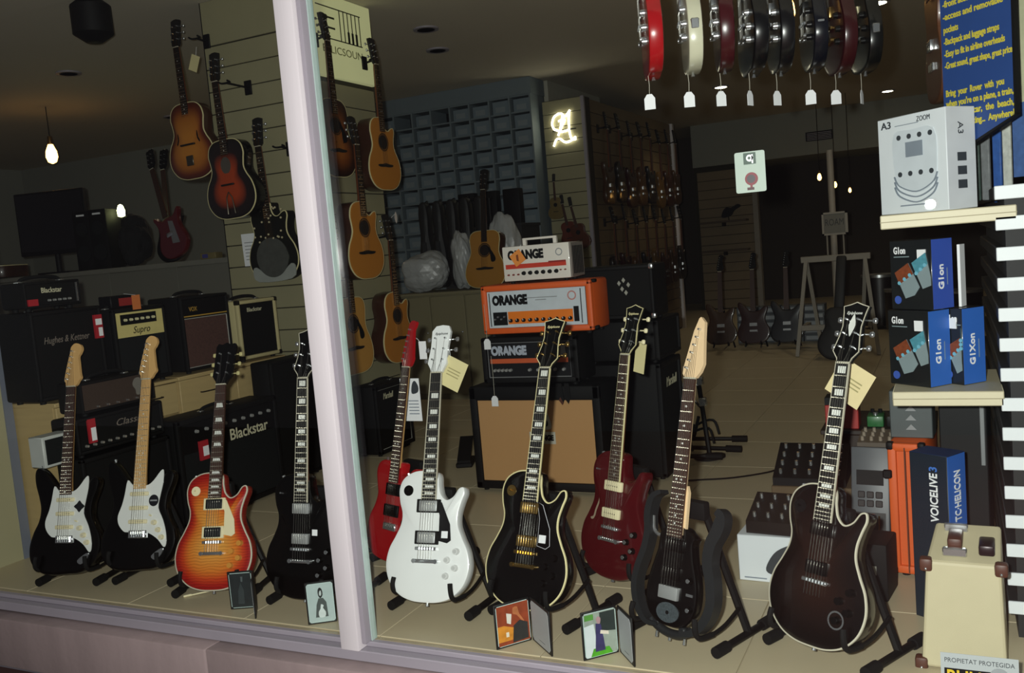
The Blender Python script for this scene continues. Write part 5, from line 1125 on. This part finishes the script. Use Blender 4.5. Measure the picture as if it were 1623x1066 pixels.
MB().box(.012, .122, -.004, 0, .03, .20).build('lower_panel', M('black panel', '#131314', .4), rk, smooth=False); MB().tube([(.10, -.008, .06), (.10, -.008, .19)], .003, 6).build('fader_rail', GOLD, rk); MB().tube([(.03, -.012, .05), (.118, -.012, .05), (.118, -.012, .02)], .004, 6).build('hook', CHROME, rk)
gv = wedge('brown pad groovebox lying on the pad controller pile', (-.36, 1.20, .43), R(-4), .13, .13, .03, .055, M('brown grey enamel', '#5a5046', .4), 3, 4, 'groovebox', M('pale pad', '#8b7f70', .5), 'groovebox'); gv.location = (-.345, 1.19, .398)
MB().rbox(0, .13, .0, .2, -.398, -.001, .004, 1).build('tall_base', M('black base', '#161514', .6), gv)

# ------------------------------------------------------------------ folding picture frames on the display floor
def picture(parent, kind, w_, h):
    """a print on the panel whose front is local y = 0"""
    b = .008
    def q(nm, poly, hx, lift, var=.15): return MB().prism([(x * (w_ - 2 * b) + b, z * (h - 2 * b) + b) for x, z in poly], -.0016 - lift * .0004, -.001).build(nm, M('print ' + hx, hx, .45, var=var, scale=40), parent, smooth=False)
    R_ = [(0, 0), (1, 0), (1, 1), (0, 1)]
    if kind == 'dark':
        q('print', R_, '#23282a', 0, .4); q('print_shape', [(.3, .1), (.6, .1), (.62, .5), (.5, .72), (.36, .5)], '#343b3d', 1); q('print_shape', [(.52, .75), (.6, .75), (.62, .9), (.52, .9)], '#50585a', 1)
    elif kind == 'mono':
        q('print', R_, '#a9bab8', 0, .1); q('print_shape', [(.25, .12), (.75, .12), (.72, .5), (.6, .62), (.42, .62), (.32, .45)], '#4a5250', 1); q('print_shape', spline([(.5, .62), (.6, .7), (.58, .85), (.5, .9), (.42, .84), (.42, .7)], 2), '#1c2020', 2); q('print_shape', spline([(.5, .68), (.55, .72), (.54, .82), (.48, .8), (.46, .72)], 2), '#b5c0be', 3); q('print_shape', spline([(.4, .12), (.62, .12), (.66, .25), (.56, .36), (.6, .42), (.5, .46), (.46, .34), (.38, .26)], 2), '#cbd6d4', 3)
    elif kind == 'warm':
        q('print', R_, '#8a3c20', 0, .5); q('print_shape', [(0, .1), (.45, .1), (.5, .4), (.2, .5), (0, .5)], '#c9842c', 1, .5); q('print_shape', [(.45, .02), (.95, .05), (.95, .45), (.7, .55), (.5, .45)], '#2a2a2a', 1, .4); q('print_shape', [(.3, .55), (.42, .5), (.46, .75), (.3, .8)], '#d8d4c8', 2); q('print_shape', spline([(.5, .75), (.62, .7), (.75, .55), (.85, .5), (.7, .72), (.66, .9), (.52, .9)], 2), '#b06a40', 2, .4); q('print_shape', [(.25, .2), (.34, .2), (.34, .32), (.25, .32)], '#e0d8c4', 2)
    else:
        q('print', R_, '#8f9a90', 0, .3); q('print_shape', [(0, 0), (.4, 0), (.35, .45), (.3, .75), (0, .72)], '#c9d2d4', 1, .1); q('print_shape', [(.5, .55), (.98, .5), (.98, .98), (.5, .98)], '#26302e', 1, .3); q('print_shape', [(.15, 0), (.85, 0), (.75, .16), (.25, .18)], '#4a9a24', 2, .4); q('print_shape', [(.3, .1), (.62, .1), (.58, .4), (.52, .72), (.36, .75), (.34, .45)], '#37325e', 3, .4); q('print_shape', spline([(.42, .74), (.5, .74), (.52, .86), (.44, .9), (.38, .84)], 2), '#a8868c', 3, .2); q('print_shape', [(.48, .5), (.75, .44), (.75, .52), (.5, .58)], '#d8cfc0', 4); q('print_shape', [(.02, .85), (.3, .85), (.3, .98), (.02, .98)], '#4f8a3a', 2, .4)
def folding_frame(label, L, Mid, Rr, h, kind, blank=True):
    f_ = thing('picture_frame', label, 'picture frame', (Mid[0], Mid[1], 0))
    FK = M('black frame board', '#0f1011', .5)
    for nm, A, B, pic in (('left_leaf', L, Mid, kind), ('right_leaf', Mid, Rr, None)):
        d = Vector((B[0] - A[0], B[1] - A[1], 0)); w_ = d.length; ang = math.atan2(d.y, d.x)
        lf_ = MB().rbox(0, w_ - .002, 0, .006, 0, h, .002, 1).build('leaf', FK, f_); lf_.location = (A[0] - Mid[0], A[1] - Mid[1], 0); lf_.rotation_euler = (0, 0, ang)
        if pic:
            e = .006; MB().prism([(e, e * 2), (e * 2, e), (w_ - e * 2, e), (w_ - e, e * 2), (w_ - e, h - e * 2), (w_ - e * 2, h - e), (e * 2, h - e), (e, h - e * 2)], -.001, .001).build('white_mount', M('pale mount', '#b9cfca', .5, var=.03), lf_, smooth=False)
            tmp = thing('x', 'x', 'x'); picture(tmp, pic, w_, h)
            for c in list(tmp.children): c.parent = lf_
            bpy.data.objects.remove(tmp)
        elif blank:
            e = .008; MB().prism([(e, e * 2.2), (e * 2.2, e), (w_ - e * 2.2, e), (w_ - e, e * 2.2), (w_ - e, h - e * 2.2), (w_ - e * 2.2, h - e), (e * 2.2, h - e), (e, h - e * 2.2)], -.001, .001).build('text_sheet', M('grey sheet', '#a7aaac', .6, var=.03), lf_, smooth=False); MB().box(w_ * .4, w_ * .7, -.0016, -.001, h * .16, h * .165).build('print_line', DP, lf_, smooth=False)
folding_frame('folding black frame with a dark photograph beside the sunburst guitar', (-2.515, .075), (-2.425, .115), (-2.352, .024), .148, 'dark')
folding_frame('folding black frame with a black-and-white portrait against the mullion', (-2.112, .03), (-2.025, .088), (-1.93, .028), .155, 'mono')
folding_frame('folding black frame with an orange stage photograph before the gold-hardware guitar', (-1.352, .022), (-1.272, .124), (-1.160, .022), .147, 'warm')
folding_frame('folding black frame with a bright green and purple photograph', (-1.053, .022), (-.968, .112), (-.892, .022), .153, 'bright')
MB().tube([(0, 0, .004), (.09, .07, .012)], .003, 6).build('drumstick', CREAM_P); tag(bpy.data.objects['drumstick'], 'thin cream stick lying on the floor by the sunburst guitar', 'stick', None, (-2.80, .14, 0), 0); MB().cyl((-.012, -.009, .004), (.012, .010, .006), .0042, n=8).build('tip', CREAM_P, bpy.data.objects['drumstick'])

# ------------------------------------------------------------------ cards tied to guitars
def card(label, c, w_, h, rz, roll_, mat=TAGPAPER, printed=False, up=.12):
    t = thing('paper_tag', label, 'paper tag', c, (0, roll_, rz)); MB().box(-w_ / 2, w_ / 2, -.001, .001, -h / 2, h / 2).build('card', mat, t, smooth=False)
    MB().tube([(-w_ / 2 + .01, 0, h / 2 - .008), (-w_ / 2, -.004, h / 2 + up * .5), (-w_ / 2 - .015, -.006, h / 2 + up)], .0009, 4).build('string', PAPER, t, smooth=False)
    if printed:
        for k in range(3): MB().box(-w_ * .3, w_ * .3, -.002, -.001, -h * .1 + k * .012, -h * .1 + k * .012 + .004).build('print_line', M('brown print faint', '#9a9266', .7), t, smooth=False)
card('large cream card tied to the white guitar headstock', (-1.665, .45, .835), .085, .115, R(5), R(28), TAGPAPER, True, .03)
card('cream card tied to the wine red guitar headstock', (-1.058, .80, .828), .048, .115, R(-20), R(12), TAGPAPER, False, .04)
card('cream card tied to the dark brown guitar neck', (-.285, .43, .785), .115, .12, R(-18), R(32), M('pale cream card', '#d8c99a', .8), True, .03)
lf = MB().box(0, .095, 0, .002, 0, .185).build('leaflet', PAPER); MB().tube([(.05, 0, .18), (.07, -.01, .30), (.10, -.015, .40)], .001, 4).build('string', PAPER, lf); tag(lf, 'white printed leaflet hanging behind the red guitar neck', 'leaflet', None, (-2.155, .84, .575), 0); MB().prism(spline([(.055, .12), (.085, .125), (.09, .15), (.075, .175), (.06, .16)], 3), -.001, 0).build('print_mark', DP, lf)
for k in range(5): MB().box(.035, .085, -.001, 0, .03 + .014 * k, .034 + .014 * k).build('print_line', GP, lf, smooth=False)
card('small white card beside the red headstock', (-2.0, .80, .885), .035, .075, 0, 0, PAPER, False, .02)
MB().prism([(-.045, .05), (-.01, .05), (0, -.035), (-.012, -.06), (-.035, -.03)], -.002, .002).build('leather_strap', BLACK); tag(bpy.data.objects['leather_strap'], 'pair of black strap tails hanging in front of the tan grille', 'guitar strap', None, (OX + .185, OY - .012, .53)); MB().prism([(.005, .05), (.03, .05), (.035, -.02), (.022, -.055), (.005, -.03)], -.002, .002).build('strap_tail', BLACK, bpy.data.objects['leather_strap']); MB().prism([(-.03, -.035), (-.012, -.06), (-.005, -.05), (-.02, -.02)], -.003, .003).build('strap_end', LEA, bpy.data.objects['leather_strap'])

# ------------------------------------------------------------------ stickers on the glass
dc = thing('window_sticker', 'white rounded sticker with green symbol and red round symbol on the glass', 'sticker', (-.463, .0036, 1.42))
MB().prism([(-.034, -.053), (.034, -.053), (.0378, -.0515), (.039, -.048), (.039, .048), (.0378, .0515), (.034, .053), (-.034, .053), (-.0378, .0515), (-.039, .048), (-.039, -.048), (-.0378, -.0515)], 0, .0008).xf(Matrix.Rotation(R(0), 4, 'Y')).build('backing', M('pale sticker', '#98a49b', .6, var=.04), dc, smooth=False)
gs = MB().box(-.016, .016, -.0003, .0, .020, .050).build('green_square', M('dark green print', '#33463c', .5), dc, smooth=False)
MB().disc((.0, .036), .009, -.0006, 0, 14).build('white_symbol', PAPER, dc); MB().box(.005, .009, -.0006, 0, .022, .045).build('white_symbol', PAPER, dc, smooth=False); MB().disc((-.001, .036), .004, -.0008, 0, 10).build('green_dot', M('dark green print', '#33463c', .5), dc)
MB().disc((.002, -.018), .017, -.0004, 0, 22).build('red_disc', M('dark red print', '#6a1c28', .5), dc); MB().disc((.001, -.018), .011, -.0007, 0, 18).build('dark_disc', M('dark grey print', '#2f2a2e', .5), dc); MB().box(-.002, .004, -.0005, 0, -.044, -.032).build('red_stem', M('dark red print', '#6a1c28', .5), dc, smooth=False); MB().box(-.010, .008, -.0006, 0, -.047, -.040).build('dark_base', M('dark red base', '#3a1218', .5), dc, smooth=False)
d2 = thing('window_sticker', 'grey security sticker lettered PROPIETAT PROTEGIDA low on the glass', 'sticker', (.03, .0036, .02))
MB().box(-.088, .088, 0, .0008, .0, .138).build('backing', M('grey white sticker', '#a9afb0', .5, var=.03), d2, smooth=False)
text('lettering', 'PROPIETAT PROTEGIDA', .017, DP, d2, (.0, -.0002, .119), width=.158, extrude=.0002)
MB().box(-.08, .075, -.0003, 0, .045, .098).build('black_band', BLACK, d2, smooth=False); text('lettering', 'BULL', .05, M('sticker yellow', '#c9ae2a', .5), d2, (-.03, -.0006, .074), width=.09, extrude=.0002, bold=.001)
MB().disc((.045, .088), .022, -.0006, 0, 18).build('emblem', M('grey emblem print', '#8d9294', .5), d2)
# ------------------------------------------------------------------ middle background
CABC = M('drab cream cabinet', '#7d765a', .6, var=.06, scale=5)
cb = thing('cabinet', 'drab cream cabinet under the black gig bags behind the orange stack', 'cabinet', (-4.5, 4.5, 0))
MB().box(0, 1.05, .02, .55, .0, .93).build('carcass', CABC, cb, smooth=False); MB().rbox(-.01, 1.06, -.005, .56, .93, .955, .004, 1).build('top', CABC, cb)
for k in range(3):
    d = MB().rbox(.01 + .348 * k, .345 + .348 * k, 0, .02, .05, .92, .004, 1).build('door', CABC, cb); MB().ball((.31 + .348 * k, -.012, .6), .012, 8, 6).build('knob', CHROME, d)
gk = thing('coat_rail', 'black rail with hanging black gig bags behind the cabinet', 'rail', (-4.06, 4.98, .956)); MB().cyl((-.36, 0, .80), (.36, 0, .80), .012, n=8).build('bar', BLACK, gk)
for s_ in (-.34, .34): MB().cyl((s_, 0, 0), (s_, 0, .80), .012, n=8).build('post', BLACK, gk)
for k in range(5):
    x = -4.36 + k * .145
    b = thing('gig_bag', 'black padded gig bag hanging on the rail over the cream cabinet', 'gig bag', (x, 4.86, .985), 0, 'gig bags on the rail')
    m = make_body('bag', [(x_ * .36, z_ * 1.6) for x_, z_ in ACOU], .10, M('black nylon', '#0b0b0c', .6, var=.3), b, .02, .01, .3, 3)
    MB().box(-.02, .02, -.015, -.005, .25, .42).build('pocket_flap', M('dark grey nylon', '#1e1f21', .6), b, smooth=False); MB().tube([(0, .05, .78), (0, .11, .80)], .006, 6).build('hook', BLACK, b)
bag('big crumpled white plastic bag on the cream cabinet', (-4.26, 4.66, .957), (.17, .11, .13), 11, R(10))
bag('upright white plastic bag beside the standing natural acoustic', (-3.91, 4.72, .957), (.07, .09, .2), 14, R(30))
bag('white plastic bag with blue print behind the natural acoustic', (-3.58, 4.93, .957), (.12, .07, .24), 21, 0)
acoustic('acoustic_guitar', 'natural top acoustic standing on the cream cabinet above the white amplifier head', (-3.61, 4.55, .965), (R(-7), 0, R(-3)), DREAD, NATD, SIDEB, guard=BLACK, detail=False)
lc = thing('counter', 'dark low counter in front of the pigeonhole shelf', 'counter', (-4.75, 5.85, 0)); MB().box(0, .92, .02, .46, 0, 1.5).build('body', M('dark counter', '#1f2022', .6), lc, smooth=False); MB().rbox(-.01, .93, 0, .48, 1.5, 1.53, .004, 1).build('top', M('dark counter', '#1f2022', .6), lc)
for k in range(3):
    o = MB().rbox(0, .19, 0, .10, 0, .36, .01, 2).build('instrument_case', BLACK); tag(o, 'upright black case on the dark counter before the pigeonholes', 'case', 'black cases on the dark counter', (-4.62 + k * .26, 6.05, 1.531), 0); MB().box(.06, .13, -.008, 0, .28, .30).build('handle', RUBBER, o, smooth=False)
# ------------------------------------------------------------------ left background: grey counter and what stands on it
ct = thing('counter', 'long grey counter behind the row of amplifiers', 'counter', (-8.6, 3.0, 0))
for k in range(5): MB().rbox(.76 * k + .002, .76 * (k + 1) - .002, 0, .02, .06, 1.36, .003, 1).build('front_panel', M('grey counter panel', '#6d6c62', .6, var=.05, scale=3), ct)
MB().box(0, 3.8, .02, .7, 0, 1.36).build('body', M('grey counter body', '#55534b', .6), ct, smooth=False); MB().rbox(-.02, 3.82, -.02, .72, 1.36, 1.40, .004, 1).build('top', M('grey counter top', '#77766c', .5), ct)
tv = thing('monitor', 'black flat monitor standing on the grey counter', 'monitor', (-7.32, 3.3, 1.401), R(14)); MB().rbox(-.36, .36, 0, .05, .18, .75, .01, 2).build('case', BLACK, tv); MB().box(-.34, .34, -.003, 0, .22, .73).build('screen', GLOSS_BLACK, tv, smooth=False); MB().cyl((0, .03, .01), (0, .03, .2), .025, n=10).build('neck', BLACK, tv); MB().rbox(-.15, .15, -.08, .14, 0, .02, .006, 1).build('foot', BLACK, tv)
for x, lb in ((-6.82, 'black tower speaker beside the monitor'), (-6.62, 'black tower speaker beside the glowing lamp')):
    o = MB().rbox(-.09, .09, 0, .2, 0, .52, .01, 2).build('speaker', TOLEX); tag(o, lb, 'speaker', None, (x, 3.2, 1.401), R(10))
    for z, r_ in ((.15, .07), (.36, .06)): MB().disc((0, z), r_, -.004, .0, 20).build('cone', GRILLE_G, o)
    MB().box(-.04, .04, -.004, 0, .475, .49).build('badge', PAPER, o, smooth=False)
dl = thing('desk_lamp', 'small glowing yellow lamp behind the black tower speakers', 'lamp', (-6.50, 3.36, 1.401)); MB().lathe([(.05, 0), (.05, .015), (.012, .02), (.012, .44)], n=12).build('base', BLACK, dl); MB().lathe([(.006, .44), (.03, .45), (.034, .50), (.02, .54), (.006, .55)], n=12).build('bulb', M('yellow bulb glow', '#fff2b0', .3, emit=((.95, 1.0, .45), 10)), dl)
bag('dark cloth bundle heaped on the grey counter', (-6.30, 3.30, 1.401), (.085, .11, .16), 31, 0, M('black cloth', '#0c0c0d', .9))
for x, yy, hx, lb, tl in ((-5.97, 3.30, '#5a0f16', 'dark red guitar leaning on the grey counter', -9), (-6.16, 3.42, '#121212', 'black guitar standing on the grey counter behind the cloth bundle', -3)):
    g = thing('electric_guitar', lb, 'electric guitar', (x + .12, yy, 1.452 if tl == -9 else 1.415), (R(-6), R(-18 if tl == -9 else -4), 0)); make_body('body', SGB, .045, M('counter ' + lb[:5], hx, .3, coat=.5), g, .006, n=3); neck(g, .80, .16, .42, .64, 20, ROSEWOOD, MAHOG, BLACK, 'lp', yb=-.012, detail=False)
    MB().prism([(.0, .12), (.08, .1), (.06, .3), (.01, .32)], -.003, 0).build('pickguard', M('grey guard', '#77777a', .5), g, smooth=False); pickup(g, .2, 'hum', -.003, cover=CHROME)
lg = acoustic('acoustic_guitar', 'brown acoustic guitar lying flat on the grey counter end', (-7.55, 3.12, 1.52), (R(90), 0, R(100)), ACOU, M('brown varnish', '#5e3412', .4, coat=.4), SIDEB, detail=False)
lg.rotation_euler = (R(-90), 0, R(100)); lg.location = (-7.62, 3.14, 1.515)
o = MB().rbox(0, .14, 0, .1, 0, .05, .004, 1).build('small_box', M('blue yellow print', '#6a5f3a', .6, var=.5, scale=12)); tag(o, 'small box with blue and yellow print on the grey counter', 'box', None, (-5.35, 3.05, 1.401), R(10)); MB().box(.02, .07, -.002, 0, .01, .04).build('blue_label', M('violet print', '#3b3a78', .6), o, smooth=False)
# ------------------------------------------------------------------ aisle and rear
for i, (x, y, a_) in enumerate(((-1.42, 2.95, 4), (-1.40, 2.72, -3), (-1.47, 2.50, 5))):
    s_ = thing('guitar_stand', 'folded black guitar stand lying in the aisle beside the black cabinets', 'guitar stand', (x, y, 0), R(a_), 'folded stands lying in the aisle'); MB().cyl((-.05, 0, .03), (.24, 0, .03), .013, n=8).build('tube', STANDM, s_); MB().cyl((.20, 0, .03), (.29, 0, .03), .02, n=10).build('rubber_cap', RUBBER, s_); MB().tube(spline([(-.05, 0, .03), (-.02, .06, .10), (.08, .08, .13), (.12, .04, .05)], 4, False), .008, 6).build('hook_arm', STANDM, s_); MB().cyl((-.03, 0, .03), (.0, .05, .16), .010, n=8).build('arm', STANDM, s_)
mt = thing('folding_stand', 'tall folded black stand with chrome clips leaning in the aisle', 'stand', (-1.27, 2.60, 0), (0, R(-5), 0)); MB().cyl((0, 0, 0), (0, 0, .50), .014, n=8).build('pole', STANDM, mt); MB().tube([(0, 0, .28), (-.10, .02, .42), (-.12, .02, .52)], .008, 6).build('arm', CHROME, mt)
for z in (.30, .42): MB().rbox(-.012, .03, -.02, .02, z, z + .05, .006, 1).build('clip', CHROME, mt)
MB().lathe([(.09, 0), (.09, .012), (.02, .02)], n=14).build('foot', RUBBER, mt)
cbl = MB().tube(spline([(-1.34, 2.06, .005), (-1.22, 2.11, .005), (-1.06, 2.17, .005), (-.90, 2.30, .005), (-.80, 2.45, .005), (-.66, 2.40, .005)], 6, False), .005, 6).build('cable', BLACK); tag(cbl, 'thin black cable running across the tan floor', 'cable')
pdl = thing('pedal', 'black folded pedal leaning against the tan-grille cabinet', 'pedal', (-2.66, 2.22, 0), R(20)); MB().rbox(-.05, .05, 0, .2, 0, .03, .006, 1).build('base', BLACK, pdl); MB().add([(-.04, 0, .03), (.04, 0, .03), (.04, .19, .14), (-.04, .19, .14), (-.04, 0, .045), (.04, 0, .045), (.04, .19, .155), (-.04, .19, .155)], [(0, 3, 2, 1), (4, 5, 6, 7), (0, 1, 5, 4), (1, 2, 6, 5), (2, 3, 7, 6), (3, 0, 4, 7)]).build('treadle', RUBBER, pdl, smooth=False)
# boxes stacked at the rear
SB = M('grey silver carton', '#4d5359', .5, var=.15)
for r in range(5):
    for c in range(4):
        o = MB().rbox(0, .225, 0, .22, 0, .080, .003, 1).build('flat_box', SB); MB().box(.02, .205, -.0015, 0, .02, .06).build('label_card', M('pale box front', '#99a0a6', .5), o, smooth=False)
        tag(o, 'flat grey box in the low stack at the rear of the aisle', 'box', 'flat boxes stacked at the rear', (-2.19 + c * .24 + .004 * ((r * 3 + c) % 3), 7.9 + .01 * ((r + c) % 2), r * .081), 0)
for i, x in enumerate((-2.28, -1.93, -1.58)):
    dup(proto[(i * 2) % 7], (x, 7.45, .05), (R(-10), 0, 0), ('deep brown', 'burgundy', 'dark blue')[i] + ' guitar standing before the stacked flat boxes')
for i, x in enumerate((-2.28, -1.93, -1.58)): 
    s_ = thing('guitar_stand', 'black stand under the %s guitar before the flat boxes' % ('deep brown', 'burgundy', 'dark blue')[i], 'guitar stand', (x, 7.53, 0)); MB().tube([(-.12, .05, .0), (0, .12, .45), (.12, .05, 0)], .01, 6).build('legs', STANDM, s_); MB().tube([(0, .12, .4), (0, .3, 0)], .01, 6).build('rear_leg', STANDM, s_); MB().tube([(-.08, -.11, .08), (-.08, -.08, .035), (-.08, .09, .2)], .008, 6).build('cradle_arm', STANDM, s_); MB().tube([(.08, -.11, .08), (.08, -.08, .035), (.08, .09, .2)], .008, 6).build('cradle_arm', STANDM, s_)
TR = M('grey white painted wood', '#8f8a80', .6, var=.06)
ea = thing('trestle', 'grey-white A-frame trestle standing in the rear aisle', 'trestle', (-1.0, 6.9, 0))
MB().rbox(-.32, .32, -.025, .025, .90, .96, .005, 1).build('beam', TR, ea)
for sx in (-1, 1):
    for sy, dx in ((-1, .10), (1, -.08)):
        p0, p1 = Vector((sx * .27, sy * .02, .92)), Vector((sx * .27 + sx * dx, sy * .22, .005)); MB().cyl(p0, p1, .024, .024, 4).build('leg', TR, ea, smooth=False)
    MB().box(sx * .30 - .02, sx * .30 + .02, -.16, .16, .26, .30).build('brace', TR, ea, smooth=False)
MB().box(-.33, -.1, -.165, -.14, .25, .30).build('cross_rail', TR, ea, smooth=False)
sn = thing('aisle_sign', 'framed grey lettered sign on two rods above the trestle', 'sign', (-.99, 6.9, .961)); MB().box(-.11, .11, -.008, .008, .20, .40).build('board', M('grey sign board', '#66645c', .6), sn, smooth=False)
for x in (-.075, .075): MB().cyl((x, 0, 0), (x, 0, .2), .008, n=6).build('rod', TR, sn)
for q in ((-.115, -.098, .19, .41), (.098, .122, .19, .41), (-.115, .122, .19, .207), (-.115, .122, .393, .41)): MB().box(q[0], q[1], -.014, .01, q[2], q[3]).build('frame_bar', TR, sn, smooth=False)
text('lettering', 'ROAM', .09, M('dark sign ink', '#2b2a28', .6), sn, (0, -.009, .31), width=.17)
pp = MB().cyl((0, 0, 0), (0, 0, 1.98), .032, n=12).build('column', M('grey column', '#a39a8e', .6)); tag(pp, 'slim grey post behind the lettered aisle sign', 'post', None, (-1.03, 7.15, 0))
MB().cyl((0, 0, 0), (0, 0, .03), .07, n=12).build('base_ring', TR, pp)
bb = thing('gig_bag', 'black guitar-shaped bag leaning on the trestle', 'gig bag', (-.98, 6.38, .01), (R(-12), R(4), 0)); make_body('bag', [(x_ * .9, z_) for x_, z_ in ACOU], .09, M('black nylon', '#0b0b0c', .6, var=.3), bb, .02, .01, .2, 3); MB().rbox(-.045, .045, .02, .07, .47, .98, .02, 2).build('neck_sleeve', M('black nylon', '#0b0b0c', .6), bb)
# dark sofa-like drum cases near the rear right to close the room
for i, (x, y, r_, h, lb) in enumerate(((-.4, 8.6, .28, .45, 'large dark drum on the floor at the rear'), (-.75, 9.0, .2, .6, 'tall dark drum at the rear'), (.1, 8.9, .22, .38, 'small dark drum at the rear right'))):
    t = thing('drum', lb, 'drum', (x, y, 0)); MB().lathe([(r_, .04), (r_, h)], n=24).build('shell', M('dark drum shell', '#1c1414', .35, coat=.4), t); MB().lathe([(r_ * 1.02, h), (r_ * 1.02, h + .03), (r_ * .98, h + .03)], n=24).build('hoop', CHROME, t); MB().lathe([(r_ * .97, h + .012), (r_ * .97, h + .014)], n=24).build('drum_head', M('grey drum head', '#8a8a86', .6), t)
    for k in range(3): MB().cyl((r_ * math.cos(k * 2.1), r_ * math.sin(k * 2.1), .0), (r_ * math.cos(k * 2.1), r_ * math.sin(k * 2.1), h * .7), .01, n=6).build('leg', CHROME, t)
ho = MB().prism(spline([(0, 0), (.14, .02), (.2, .1), (.3, .16), (.26, .2), (.16, .15), (.08, .16), (.02, .1)], 3), -.03, .03).build('wall_ornament', BLACK); tag(ho, 'black bird-shaped ornament on the tan rear slatwall', 'ornament', None, (-3.32, 12.6, 1.50)); MB().tube([(.10, 0, .02), (.11, 0, -.08)], .008, 6).build('foot', BLACK, ho)
for z in (1.42, .95): 
    o = MB().rbox(-3.65, -2.9, 12.40, 12.632, z, z + .03, .004, 1).build('wall_shelf', M('brown shelf', '#4f4030', .6)); tag(o, 'brown shelf on the tan rear slatwall, %s one' % ('upper' if z > 1.2 else 'lower'), 'shelf'); MB().box(-3.3, -3.27, 12.45, 12.63, z - .06, z).build('bracket', BLACK, o, smooth=False)
